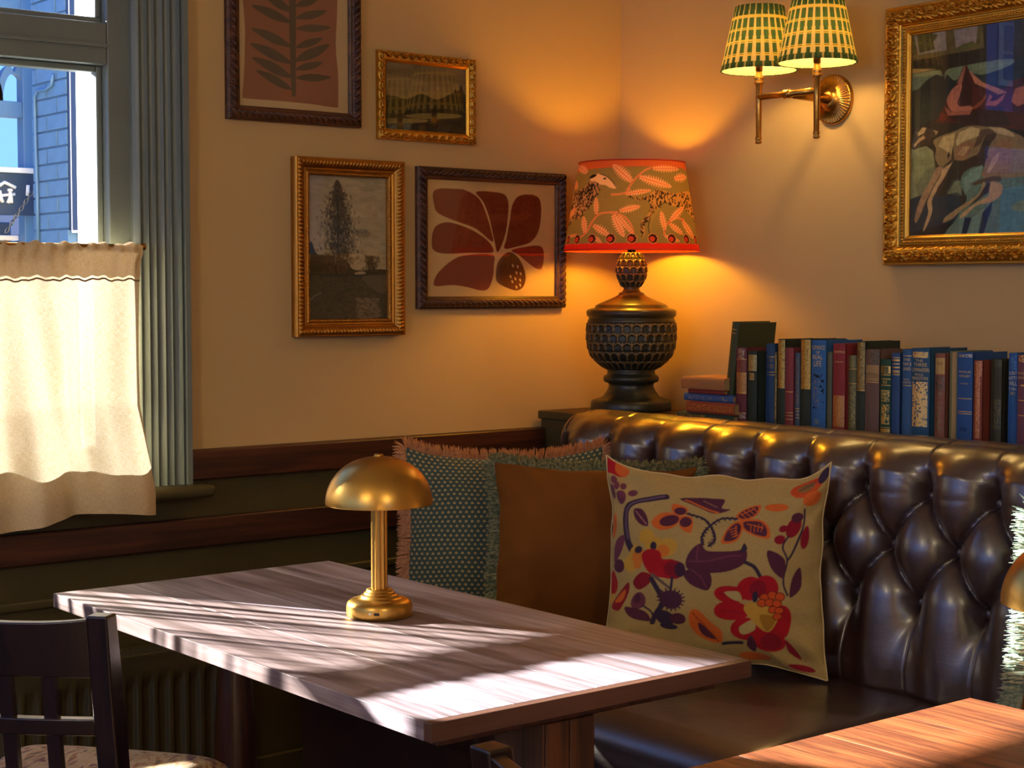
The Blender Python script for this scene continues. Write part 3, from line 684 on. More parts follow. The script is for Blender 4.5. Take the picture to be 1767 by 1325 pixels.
# ------------------------------------------------------------------ chairs
n = NT('tapestry_seat'); co = n.coords((9, 4, 12), rot=(0, 0, .9))
a = n.n('TexNoise', {'Vector': co, 'Scale': 3.5, 'Detail': 4.0, 'Distortion': 1.4}).outputs[0]; b = n.n('TexNoise', {'Vector': co, 'Scale': 2.0, 'Detail': 2.0}).outputs[0]
c1 = n.ramp(a, [(.30, lin((60, 66, 92))), (.38, lin((120, 52, 60))), (.44, lin((198, 160, 110))), (.55, lin((214, 186, 140))), (.62, lin((190, 122, 60))), (.70, lin((110, 100, 70)))])
M['tapestry'] = n.fin(n.pbr(c=c1, r=.9, sheen=.2, nor=n.bump(a, .2, .004)))
def chair(loc, rotz, label):
    r = empty('dining_chair', loc, (0, 0, rotz)); tag(r, label, 'chair', 'dark wooden chairs at the tables')
    W = .2
    def back_y(z): return -.055 * max(0, (z - .46) / .4) ** 1.1 + (.0 if z > .46 else -.05 * (1 - z / .46))
    def bow(x, z): return back_y(z) - .028 * (1 - (x / W) ** 2)
    for s in (-1, 1):
        zz = [0, .2, .46, .6, .72, .82, .848]
        m = MB(); hw = .0185
        vs = []; fs = []
        for z in zz:
            y = back_y(z); d = .022 if z < .8 else .018
            vs += [(s * W - hw, y - d, z), (s * W + hw, y - d, z), (s * W + hw, y + d, z), (s * W - hw, y + d, z)]
        for i in range(len(zz) - 1):
            for k in range(4): fs.append((i * 4 + k, i * 4 + (k + 1) % 4, i * 4 + 4 + (k + 1) % 4, i * 4 + 4 + k))
        fs += [(3, 2, 1, 0), tuple(len(zz) * 4 - 4 + k for k in range(4))]
        m.add(vs, fs).build('back_post', M['darkwood'], r, bevel=.004, seg=3)
    def rail(z0, z1, th, name):
        N = 16; vs = []; fs = []
        for i in range(N + 1):
            x = -W + .017 + (2 * W - .034) * i / N
            for (z, o) in ((z0, -th), (z1, -th), (z1, th), (z0, th)): vs.append((x, bow(x, z) + o, z + (.0 if z < .8 else -.010 * (1 - (x / W) ** 4))))
        for i in range(N):
            for k in range(4): fs.append((i * 4 + k, i * 4 + 4 + k, i * 4 + 4 + (k + 1) % 4, i * 4 + (k + 1) % 4))
        fs += [(0, 1, 2, 3), tuple(N * 4 + k for k in (3, 2, 1, 0))]
        MB().add(vs, fs).build(name, M['darkwood'], r, bevel=.003)
    rail(.745, .845, .011, 'top_rail'); rail(.648, .676, .012, 'cross_rail'); rail(.555, .580, .012, 'cross_rail')
    for x in (-.11, -.037, .037, .11):
        for z0, z1 in ((.676, .745), (.58, .648), (.49, .555)):
            y0, y1 = bow(x, z0), bow(x, z1); h_ = .0115
            MB().add([(x - h_, y0 - .006, z0 - .006), (x + h_, y0 - .006, z0 - .006), (x + h_, y0 + .006, z0 - .006), (x - h_, y0 + .006, z0 - .006), (x - h_, y1 - .006, z1 + .006), (x + h_, y1 - .006, z1 + .006), (x + h_, y1 + .006, z1 + .006), (x - h_, y1 + .006, z1 + .006)],
                     [(0, 3, 2, 1), (4, 5, 6, 7), (0, 1, 5, 4), (1, 2, 6, 5), (2, 3, 7, 6), (3, 0, 4, 7)]).build('slat', M['darkwood'], r)
    MB().add([(-.19, .0, .40), (.19, .0, .40), (.215, .40, .40), (-.215, .40, .40), (-.19, .0, .462), (.19, .0, .462), (.215, .40, .462), (-.215, .40, .462)],
             [(0, 3, 2, 1), (4, 5, 6, 7), (0, 1, 5, 4), (1, 2, 6, 5), (2, 3, 7, 6), (3, 0, 4, 7)]).build('seat_frame', M['darkwood'], r, bevel=.005)
    u = np.linspace(-1, 1, 40)[:, None]; v = np.linspace(0, 1, 40)[None, :]
    x = u * (.185 + .035 * v); y = .005 + .42 * v - .02 * (u ** 2) * (v - .5); rr = np.clip((1 - u ** 8) * (1 - (2 * v - 1) ** 8), 0, 1) ** .4
    gridmesh('seat_cushion', np.stack([x, y + 0 * u, .462 + .042 * rr + 0 * x], -1), M['tapestry'], r)
    for s in (-1, 1):
        MB().add([(s * .19 - .016, .355, 0), (s * .19 + .016, .355, 0), (s * .19 + .016, .387, 0), (s * .19 - .016, .387, 0), (s * .19 - .02, .35, .41), (s * .19 + .02, .35, .41), (s * .19 + .02, .39, .41), (s * .19 - .02, .39, .41)],
                 [(0, 3, 2, 1), (4, 5, 6, 7), (0, 1, 5, 4), (1, 2, 6, 5), (2, 3, 7, 6), (3, 0, 4, 7)]).build('front_leg', M['darkwood'], r, bevel=.004)
        MB().box(s * .19 - .01, s * .19 + .01, -.02, .36, .17, .2).build('side_stretcher', M['darkwood'], r, bevel=.003)
    return r
th = math.atan2(-.79, .61)
fx, fy = .79, .61; rx, ry = .61, -.79
cx = 1.12 - .2 * rx + .055 * fx; cy = 2.45 - .2 * ry + .055 * fy
chair((cx, cy, 0), th, 'dark slat-backed chair with tapestry seat at the long table, lower left')
chair((1.19, 1.265, 0), -PI / 2, 'dark chair whose post top just shows at the bottom edge')

# ------------------------------------------------------------------ radiator
ra = empty('radiator', (1.2, 3.72, .1)); O = (1.2, 3.72, .1)
tag(ra, 'olive painted panel radiator under the window with slotted top grille', 'radiator')
RX0, RX1, RZ0, RZ1, RY0, RY1 = .35, 2.03, .12, .475, 3.672, 3.772
Xr = np.linspace(RX0, RX1, 700)[:, None]; Zr = np.linspace(RZ0, RZ1, 26)[None, :]
fl = np.abs(np.sin((Xr - RX0) / .042 * PI / 1)); fl = np.clip((fl - .35) * 2.2, 0, 1); vv = np.clip(np.minimum(Zr - RZ0 - .035, RZ1 - .05 - Zr) / .018, 0, 1)
gridmesh('front_panel', np.stack([Xr + 0 * Zr, RY0 + .012 * fl * vv, Zr + 0 * Xr], -1) - np.array(O), M['olive'], ra)
MB(O).box(RX0, RX1, RY1 - .004, RY1, RZ0, RZ1).build('rear_panel', M['olive'], ra)
for x in (RX0, RX1 - .004): MB(O).box(x, x + .004, RY0, RY1, RZ0, RZ1 + .004).build('end_panel', M['olive'], ra)
MB(O).box(RX0, RX1, RY0 - .002, RY0 + .012, RZ1, RZ1 + .006).box(RX0, RX1, RY1 - .012, RY1, RZ1, RZ1 + .006).build('grille_edge', M['olive'], ra)
gm = None
for i in range(int((RX1 - RX0) / .0155) - 1):
    if gm is None: g = MB().obox((0, 0, 0), (.9, .44, 0), (-.44, .9, 0), (0, 0, 1), .0025, .043, .002).build('grille_slat', M['olive'], ra); gm = g.data
    else: g = bpy.data.objects.new('grille_slat', gm); COL.objects.link(g); g.parent = ra
    g.location = (RX0 + .012 + i * .0155 - O[0], (RY0 + RY1) / 2 - O[1], RZ1 + .003 - O[2])
for x in (.6, 1.8): MB(O).box(x - .015, x + .015, RY1, YA - .013, .2, .4).build('wall_bracket', M['olive'], ra)

# ------------------------------------------------------------------ pictures
def rails(par, W, H, w_, fn, mat, dens=900, ntt=22, plane=.006):
    t = np.r_[0, np.linspace(0, w_, ntt), w_]
    for side in range(4):
        L = W if side < 2 else H; ns = max(24, int(L * dens)); s = np.linspace(0, 1, ns)[:, None]; T = t[None, :]
        al = T + s * (L - 2 * T); o = fn(al, T / w_, L) + 0 * al; o[:, 0] = .0005; o[:, -1] = plane
        if side == 0: x, z = al, T + 0 * s
        elif side == 1: x, z = al, H - T + 0 * s
        elif side == 2: x, z = T + 0 * s, al
        else: x, z = W - T + 0 * s, al
        gridmesh('frame_rail', np.stack([x, -o, z], -1), mat, par)
def rope(dep, wd, p=.019):
    def f(al, t, L):
        th_ = np.clip((t - .10) / .62, 0, 1); bead = np.sin(th_ * PI); tw = np.abs(np.sin(PI * (al / p + th_ * 1.1)))
        o = dep * .5 + dep * .5 * bead ** .6 * (.25 + .75 * tw ** .8)
        o = np.where(t > .74, dep * .5 + 0 * al, o); o = np.where(t > .95, dep * .42 + 0 * al, o); return o
    return f
def gilt_small(dep, p=.012, rows=1):
    def f(al, t, L):
        o = dep * (.75 + .25 * np.cos(t * 1.2)) - dep * .25 * t
        b = np.clip(1 - np.abs((t - .30) / .20), 0, 1); o = o + dep * .25 * b ** .5 * (.35 + .65 * np.abs(np.sin(PI * al / p + t * 4)) ** .8)
        o = o - dep * .18 * np.exp(-((t - .60) / .03) ** 2) - dep * .18 * np.exp(-((t - .78) / .03) ** 2)
        b2 = np.clip(1 - np.abs((t - .90) / .07), 0, 1); return o + dep * .10 * b2 ** .5 * np.abs(np.sin(PI * al / .006))
    return f
def gilt_scroll(dep, p=.026):
    def f(al, t, L):
        o = dep * (.6 + .35 * np.sin(np.clip(t / .62, 0, 1) * PI)); a = (al / p) % 1 - .5; b = (t - .36) / .30
        r = np.hypot(a * 1.9, b); sp = np.sin(r * 9 - np.arctan2(b, a) * 2); o = o + dep * .22 * sp * np.exp(-(r / 1.1) ** 4) - dep * .3 * np.exp(-((np.abs(a) - .5) / .05) ** 2) * (np.abs(b) < 1)
        o = o - dep * .15 * np.exp(-((t - .70) / .03) ** 2); return np.where(t > .76, dep * (.52 - .2 * (t - .76) / .24), o)
    return f
def gilt_acanthus(dep, p=.066):
    def f(al, t, L):
        band = np.clip((t - .06) / .56, 0, 1); o = dep * (.55 + .40 * np.sin(band * PI) ** .8)
        a = ((al / p) % 1) - .5; b = band - .45
        leaf = np.cos(a * PI * 6 + 2.2 * np.sin(b * 6)) * np.exp(-((np.abs(a) - .20) / .16) ** 2)
        shell = np.sin(np.hypot(a * 2.0, b * 1.6) * 22) * np.exp(-((a * 2.4) ** 2 + (b * 2.2) ** 2))
        curl = np.sin(np.arctan2(b, np.abs(a) - .3) * 3 + np.hypot(np.abs(a) - .3, b) * 26) * np.exp(-(np.hypot(np.abs(a) - .3, b) / .26) ** 2)
        o = o + dep * .20 * (leaf * .8 + shell + curl) * np.sin(band * PI) - dep * .25 * np.exp(-((np.abs(a) - .5) / .035) ** 2) * np.sin(band * PI)
        o = np.where(t < .06, dep * .62 + 0 * al, o); o = np.where(t > .62, dep * .52 - dep * .12 * np.cos((t - .62) / .10 * PI), o)
        bd = np.clip(1 - np.abs((t - .78) / .055), 0, 1); o = np.where(t > .715, dep * .40 + dep * .20 * bd ** .5 * np.abs(np.sin(PI * al / .0085)) ** .7, o)
        o = np.where(t > .85, dep * (.50 + .0 * t), o); return np.where(t > .95, dep * .38, o)
    return f
M['print'] = vcol('printed_paper', r=.75, spec=.3); M['oil'] = vcol('oil_paint', r=.5, spec=.4)
def picture(name, label, W, H, w_, fn, mat, cv, tf, loc, rotz, nx, part='print', glass=True, dens=900, ntt=22, mprint='print'):
    r = empty(name, loc, (0, 0, rotz)); tag(r, label, 'picture')
    rails(r, W, H, w_, fn, mat, dens, ntt)
    x = np.linspace(w_ - .001, W - w_ + .001, nx)[:, None]; nz = max(8, int(nx * (H - 2 * w_) / (W - 2 * w_))); z = np.linspace(w_ - .001, H - w_ + .001, nz)[None, :]
    X, Z = x + 0 * z, z + 0 * x; cx_, cy_ = tf(X, Z); cols = cv.sample(cx_, cy_)
    gridmesh(part, np.stack([X, -.006 + 0 * X, Z], -1), M[mprint], r, cols=cols)
    if glass: MB().box(w_ - .001, W - w_ + .001, -.0105, -.0095, w_ - .001, H - w_ + .001).build('glass', M['pglass'], r)
    MB().box(.004, W - .004, -.004, -.0005, .004, H - .004).build('backing', M['ropewood'], r)
    return r
def wall_px(crop, scale, ox, oy, axis, val):     # points measured on the photo -> metres on the wall plane
    out = []
    for x, y in crop:
        p_ = at(ox + x / scale, oy + y / scale, axis, val); out.append((p_[0] if axis == 1 else -p_[1], -p_[2]))
    return out
ident = lambda x0, z0: (lambda X, Z: (X + x0, -(Z + z0)))
# 1 leaf print
T = lambda pts: wall_px(pts, 3.841, 370, 0, 1, YA - .006)
cv = Canvas(2.09, -2.37, 2.52, -1.78, .0012, (206, 178, 132))
cv.poly(T([(205, -600), (815, -600), (815, 0), (805, 300), (820, 500), (820, 690), (800, 712), (640, 690), (420, 668), (210, 652), (185, 630), (195, 500), (203, 200)]), (152, 98, 70))
LC = (92, 78, 58)
cv.poly(T([(492, -500), (545, -500), (540, 300), (540, 640), (515, 640), (505, 500), (495, 150)]), LC, sm=False)
def leaf(a, b, w_):
    a = np.array(a, float); b = np.array(b, float); d = b - a; nn_ = np.array([-d[1], d[0]]) / np.hypot(*d) * w_
    cv.poly(T([tuple(a), tuple(a + d * .3 + nn_ * .8), tuple(a + d * .65 + nn_ * .9), tuple(b), tuple(a + d * .65 - nn_ * .7), tuple(a + d * .3 - nn_ * .8)]), LC)
for a, b, w_ in (((510, 150), (245, 35), 34), ((540, 120), (745, 72), 30), ((510, 310), (245, 188), 34), ((540, 190), (770, 182), 28), ((510, 420), (235, 288), 36), ((540, 315), (718, 252), 28), ((535, 405), (762, 295), 38),
                 ((515, 515), (248, 380), 36), ((540, 460), (718, 412), 28), ((515, 595), (275, 465), 30), ((540, 515), (773, 512), 28), ((510, 75), (320, -40), 34), ((540, 40), (700, -20), 30),
                 ((510, -60), (260, -180), 34), ((540, -60), (740, -130), 32), ((510, -190), (280, -310), 34), ((540, -190), (740, -260), 32), ((520, -300), (340, -420), 30), ((540, -300), (690, -400), 30)): leaf(a, b, w_)
picture('leaf_print', 'rope framed print of a dark fern branch on brown, top left', .405, .56, .036, rope(.034, .036), M['ropewood'], cv, ident(2.1, 1.796), (2.1, YA, 1.796), 0, 300)
# 2 small gilt landscape
cv = Canvas(0, 0, 1, 1, .006, (120, 104, 72))
for i in range(14): cv.ell(random.random(), .1 + .3 * random.random(), .25, .06, (134, 116, 82) if i % 2 else (104, 90, 62), al=.4)
cv.poly([(0, .55), (.15, .5), (.3, .52), (.45, .45), (.6, .5), (.75, .42), (.86, .36), (.9, .42), (.95, .38), (1, .44), (1, 1), (0, 1)], (44, 38, 24))
for i in range(60): cv.ell(random.random(), .55 + .45 * random.random(), .03, .012, random.choice([(58, 50, 30), (34, 30, 18), (70, 58, 34)]), rot=random.random(), al=.6)
for x, hh in ((.80, .1), (.86, .16), (.93, .12), (.97, .18)): cv.poly([(x - .03, .46), (x, .46 - hh), (x + .03, .46)], (40, 34, 22))
picture('small_gilt_picture', 'small landscape in scrolled gilt frame reflecting the wall lights', .332, .240, .030, gilt_scroll(.022), M['gilt'], cv, lambda X, Z: (X / .332, 1 - Z / .24), (2.562, YA, 1.771), 0, 120, dens=1100, ntt=24)
# 3 tall gilt landscape
T7 = lambda x, y: (x, y)
cv = Canvas(140, 140, 690, 1150, 3, (182, 166, 130))
for i in range(260):
    y = 150 + 640 * random.random(); cv.ell(150 + 530 * random.random(), y, random.uniform(15, 70), random.uniform(8, 22), random.choice([(190, 172, 134), (166, 154, 120), (150, 140, 110), (204, 186, 146)]), rot=random.uniform(-.3, .3), al=.35)
cv.ell(560, 470, 90, 40, (176, 160, 124), al=.6); cv.ell(520, 540, 60, 30, (112, 104, 82), al=.6); cv.ell(210, 420, 60, 50, (172, 156, 120), al=.5)
cv.poly([(145, 835), (680, 830), (690, 1150), (140, 1150)], (74, 66, 42), sm=False)
cv.poly([(145, 620), (180, 610), (215, 690), (300, 700), (410, 730), (470, 800), (680, 795), (680, 835), (145, 840)], (60, 56, 40))
def crown(y):
    return np.interp(y, [180, 260, 400, 500, 640, 760, 830], [8, 45, 85, 105, 115, 95, 60]), np.interp(y, [180, 400, 640, 830], [355, 360, 370, 340])
for i in range(2600):
    y = random.uniform(180, 830); hw, c_ = crown(y); x = c_ + random.gauss(0, .5) * hw
    cv.ell(x, y, random.uniform(3, 7), random.uniform(5, 13), random.choice([(58, 52, 38), (72, 62, 46), (88, 76, 56), (48, 46, 38), (104, 86, 64)]), rot=random.uniform(-.3, .3), al=.55)
cv.line([(350, 300), (362, 520), (345, 700), (335, 890)], 7, (44, 38, 30)); cv.line([(345, 650), (338, 760)], 4, (170, 160, 140), al=.6)
for i in range(1500):
    x, y = random.uniform(145, 685), random.uniform(840, 1150)
    c_ = (random.choice([(66, 60, 36), (52, 50, 30), (84, 74, 46), (42, 44, 32)]) if not (480 < x < 640 and y > 1000) else random.choice([(128, 106, 80), (98, 84, 60), (140, 118, 92)]))
    cv.ell(x, y, random.uniform(6, 18), random.uniform(4, 9), c_, rot=random.uniform(-.5, .5), al=.5)
for i in range(250): cv.ell(random.gauss(585, 28), random.uniform(700, 825), 5, 9, (62, 56, 40), al=.5)
cv.poly([(520, 850), (680, 840), (685, 960), (600, 940)], (116, 100, 72), al=.5); cv.line([(155, 1025), (200, 980), (240, 965)], 8, (150, 136, 104), al=.6)
cv.poly([(470, 820), (520, 810), (545, 825), (480, 832)], (170, 150, 120))
picture('birch_landscape', 'tall gilt framed landscape of a birch tree by a pool', .343, .473, .046, gilt_small(.032, .0105), M['gilt2'], cv, lambda X, Z: (150 + (X - .046) / .251 * 535, 1145 - (Z - .046) / .381 * 1000), (2.292, YA, 1.237), 0, 190)
# 4 flower print
T = lambda pts: wall_px(pts, 3.465, 480, 250, 1, YA - .006)
cv = Canvas(2.68, -1.72, 3.25, -1.29, .0012, (214, 178, 122))
R_ = (128, 46, 24); R2 = (116, 38, 20)
for pts, c_ in (([(935, 270), (1060, 262), (1130, 275), (1200, 320), (1240, 400), (1270, 500), (1282, 580), (1180, 500), (1060, 455), (960, 410), (933, 360)], R_),
                ([(925, 520), (950, 480), (1010, 462), (1090, 480), (1180, 520), (1250, 570), (1285, 620), (1270, 645), (1150, 645), (1000, 650), (930, 630), (918, 580)], R_),
                ([(1185, 280), (1320, 285), (1365, 310), (1378, 370), (1365, 500), (1340, 590), (1310, 640), (1290, 560), (1260, 430), (1225, 340)], R2),
                ([(1440, 305), (1520, 298), (1565, 330), (1572, 420), (1555, 520), (1510, 580), (1440, 605), (1355, 620), (1365, 560), (1385, 450), (1400, 360)], R2),
                ([(1280, 655), (1120, 660), (1040, 690), (960, 760), (930, 820), (945, 845), (1040, 838), (1130, 850), (1210, 870), (1255, 860), (1282, 800), (1290, 720)], R_),
                ([(1380, 640), (1440, 680), (1478, 770), (1470, 840), (1430, 870), (1370, 855), (1310, 820), (1302, 760), (1320, 690)], (98, 50, 22)),
                ([(1395, 630), (1480, 608), (1560, 603), (1588, 640), (1580, 730), (1550, 742), (1500, 710), (1440, 660)], R_)): cv.poly(T(pts), c_)
for x, y in ((1403, 722), (1432, 728), (1425, 765), (1450, 770), (1390, 787), (1418, 800), (1447, 808), (1400, 817), (1447, 838), (1425, 850)):
    p_ = T([(x, y)])[0]; cv.ell(p_[0], p_[1], .0028, .005, (222, 186, 140), rot=-.5)
picture('flower_print', 'rope framed print of rust red cut out petals beside the lamp', .536, .395, .034, rope(.034, .034), M['ropewood'], cv, ident(2.691, 1.308), (2.691, YA, 1.308), 0, 380)
# 5 large dog painting on the right wall
TA = lambda pts: wall_px(pts, 5.758, 1560, 0, 0, XB - .008)
TB = lambda pts: wall_px(pts, 5.76, 1560, 200, 0, XB - .008)
PY, PZ, PW, PH = 2.777, 1.424, .96, .652
cv = Canvas(-PY, -2.09, -PY + PW, -1.41, .0013, (58, 50, 30))
def A_(c, *p): cv.poly(TA(p), c, sm=len(p) > 8)
def B_(c, *p): cv.poly(TB(p), c, sm=len(p) > 8)
B_((44, 38, 26), (60, -100), (3000, -600), (3000, 400), (60, 400))
B_((150, 156, 108), (60, 340), (230, 300), (300, 350), (320, 520), (250, 760), (60, 830)); B_((126, 134, 96), (120, 700), (240, 520), (320, 500), (260, 760), (150, 800))
B_((46, 58, 66), (60, 830), (170, 800), (560, 780), (620, 1000), (560, 1300), (60, 1300)); B_((36, 34, 30), (250, 1120), (560, 1040), (560, 1300), (60, 1300), (60, 1160))
B_((104, 134, 116), (600, 580), (700, 510), (800, 480), (1000, 500), (3000, 300), (3000, 1300), (560, 1300), (550, 1000), (640, 820), (580, 700))
B_((72, 84, 72), (430, 760), (500, 640), (560, 620), (600, 800), (520, 790)); B_((130, 140, 104), (440, 780), (520, 650), (570, 640), (590, 790), (540, 760))
B_((128, 160, 140), (600, 640), (680, 540), (800, 490), (780, 600), (680, 700), (620, 790)); B_((118, 150, 138), (560, 1190), (560, 1020), (620, 1010), (590, 1190)); B_((120, 152, 138), (640, 1190), (690, 1020), (830, 910), (770, 1080), (740, 1190))
B_((34, 44, 70), (580, 1200), (620, 1010), (690, 1010), (630, 1200)); B_((32, 40, 66), (755, 1200), (800, 960), (900, 850), (890, 930), (800, 1200)); B_((104, 130, 112), (830, 1180), (860, 1000), (960, 880), (1000, 1180))
B_((92, 140, 146), (990, 730), (1500, 640), (3000, 600), (3000, 1300), (960, 1300)); B_((130, 150, 120), (1080, 900), (1190, 840), (1400, 860), (1300, 960), (1100, 940))
A_((112, 100, 56), (60, 345), (800, 225), (815, 480), (60, 610)); A_((160, 150, 140), (100, 350), (420, 290), (435, 500), (150, 545)); A_((88, 88, 46), (130, 340), (260, 320), (350, 350), (300, 420), (320, 490), (160, 530))
A_((166, 152, 144), (505, 275), (755, 230), (735, 430), (620, 430), (530, 480)); A_((104, 104, 52), (530, 475), (690, 410), (740, 440), (740, 470), (520, 500))
A_((48, 54, 42), (60, 685), (250, 680), (340, 690), (400, 750), (405, 1150), (60, 1300)); A_((158, 132, 74), (60, 685), (330, 685), (200, 715), (60, 735)); A_((122, 142, 106), (60, 745), (300, 700), (370, 700), (400, 760), (330, 740), (230, 800), (150, 885), (60, 910))
A_((44, 54, 46), (415, 740), (440, 690), (600, 660), (850, 615), (3000, 500), (3000, 900), (420, 1150)); A_((126, 146, 108), (415, 800), (435, 700), (590, 660), (860, 612), (1100, 590), (1080, 650), (820, 740), (640, 730), (520, 800), (440, 740))
A_((88, 36, 24), (630, 645), (660, 690), (700, 760), (800, 830), (950, 890), (1050, 860), (1100, 800), (1600, 760), (1700, 1300), (700, 1230), (340, 1225), (350, 1180), (430, 1020), (540, 820), (590, 700))
A_((60, 34, 24), (450, 1160), (700, 1110), (1000, 1060), (1100, 1250), (600, 1250))
A_((186, 118, 88), (630, 645), (590, 720), (540, 830), (590, 830), (610, 740)); A_((204, 128, 98), (450, 960), (500, 880), (585, 830), (580, 930), (545, 1010), (570, 1060), (670, 1050), (690, 1090), (500, 1110), (440, 1020))
A_((184, 108, 82), (410, 1060), (480, 1110), (690, 1095), (670, 1140), (450, 1150)); A_((66, 30, 22), (640, 670), (655, 760), (700, 860), (690, 1050), (590, 1055), (560, 980), (600, 840)); A_((98, 44, 28), (700, 860), (800, 890), (800, 960), (700, 1040))
A_((206, 136, 100), (660, 700), (700, 780), (720, 830), (880, 900), (960, 940), (1050, 920), (960, 880), (800, 820)); A_((194, 112, 86), (830, 1050), (870, 940), (900, 960), (870, 1010), (940, 1000), (1040, 920), (1000, 1000), (930, 1055))
A_((160, 84, 44), (690, 1070), (800, 990), (830, 930), (845, 960), (780, 1050), (720, 1085)); A_((196, 118, 94), (1090, 1010), (1130, 880), (1250, 850), (1230, 1030), (1150, 1060)); A_((126, 46, 30), (350, 1200), (380, 1110), (450, 1150), (420, 1200))
B_((150, 128, 86), (300, 250), (380, 200), (500, 160), (620, 110), (720, 98), (860, 110), (1000, 120), (1100, 160), (1250, 260), (1300, 560), (990, 620), (800, 610), (820, 500), (860, 400), (740, 390), (600, 445), (510, 440), (440, 480), (380, 520), (320, 420), (330, 330))
B_((98, 76, 50), (780, 140), (880, 130), (950, 190), (880, 190), (820, 200), (780, 280), (700, 330)); B_((206, 184, 126), (350, 300), (400, 210), (520, 170), (510, 260), (480, 380), (400, 330)); B_((214, 194, 136), (530, 260), (560, 170), (680, 110), (770, 130), (760, 200), (620, 250), (540, 300))
B_((156, 116, 80), (520, 350), (570, 280), (690, 250), (720, 290), (640, 420), (540, 440)); B_((190, 158, 112), (540, 380), (600, 310), (680, 300), (610, 400)); B_((64, 46, 32), (740, 390), (790, 290), (840, 190), (940, 190), (880, 280), (860, 330), (810, 480), (640, 520), (590, 600), (580, 480))
B_((212, 190, 140), (860, 110), (1000, 120), (1100, 170), (1130, 210), (960, 180)); B_((160, 122, 82), (800, 600), (830, 450), (900, 330), (970, 240), (1100, 220), (1100, 560), (860, 600)); B_((208, 168, 120), (840, 560), (900, 420), (970, 360), (960, 430), (870, 570))
B_((70, 52, 36), (500, 300), (515, 440), (440, 480), (380, 520), (400, 500), (480, 440)); B_((92, 76, 46), (670, 680), (780, 630), (900, 600), (990, 600), (990, 650), (850, 660), (730, 690))
B_((178, 142, 102), (330, 520), (400, 520), (360, 600), (290, 720), (220, 860), (180, 960), (130, 1060), (110, 1030), (140, 900), (200, 760), (270, 640)); B_((74, 54, 38), (370, 560), (330, 660), (250, 800), (210, 930), (240, 850), (300, 740))
B_((206, 172, 124), (400, 530), (480, 470), (500, 450), (430, 580), (350, 720), (290, 830), (290, 940), (260, 1040), (210, 1140), (200, 1120), (250, 960), (240, 860), (300, 720), (370, 600)); B_((80, 58, 40), (480, 520), (440, 600), (360, 740), (300, 850), (290, 900), (340, 720))
B_((174, 146, 98), (800, 670), (830, 670), (800, 780), (700, 860), (560, 960), (500, 1020), (400, 1060), (430, 1000), (560, 910), (700, 820), (770, 760)); B_((196, 160, 112), (880, 660), (990, 680), (990, 780), (880, 860), (740, 890), (640, 980), (570, 1020), (600, 960), (760, 850), (860, 790)); B_((64, 48, 34), (850, 660), (880, 670), (860, 760), (740, 850), (640, 910), (760, 800))
B_((78, 62, 44), (90, 290), (130, 250), (140, 170), (190, 110), (240, 110), (300, 140), (350, 160), (330, 200), (280, 230), (270, 290), (180, 310), (110, 340), (85, 320)); B_((196, 158, 106), (100, 290), (150, 230), (200, 190), (220, 220), (160, 260), (110, 310)); B_((206, 176, 122), (140, 180), (190, 115), (230, 120), (210, 170), (150, 200)); B_((196, 164, 116), (300, 140), (350, 155), (325, 195), (320, 170))
B_((52, 40, 30), (220, 120), (280, 66), (240, 90), (215, 105)); B_((30, 24, 20), (165, 195), (185, 185), (195, 200), (175, 208)); B_((60, 40, 46), (440, 390), (465, 350), (470, 400), (445, 430))
br = vnoise(*np.meshgrid(np.arange(cv.w) / 11., np.arange(cv.h) / 3.2), 3); br2 = vnoise(*np.meshgrid(np.arange(cv.w) / 3., np.arange(cv.h) / 12.), 4)
cv.a *= (.72 + .28 * br + .28 * br2)[..., None]
picture('dog_painting', 'large ornate gilt framed painting of a sleeping hound, right wall', PW, PH, .074, gilt_acanthus(.040), M['gilt'], cv, ident(-PY, PZ), (XB - .002, PY, PZ), -PI / 2 - math.radians(1.5), 560, part='canvas', dens=620, ntt=44, mprint='oil')

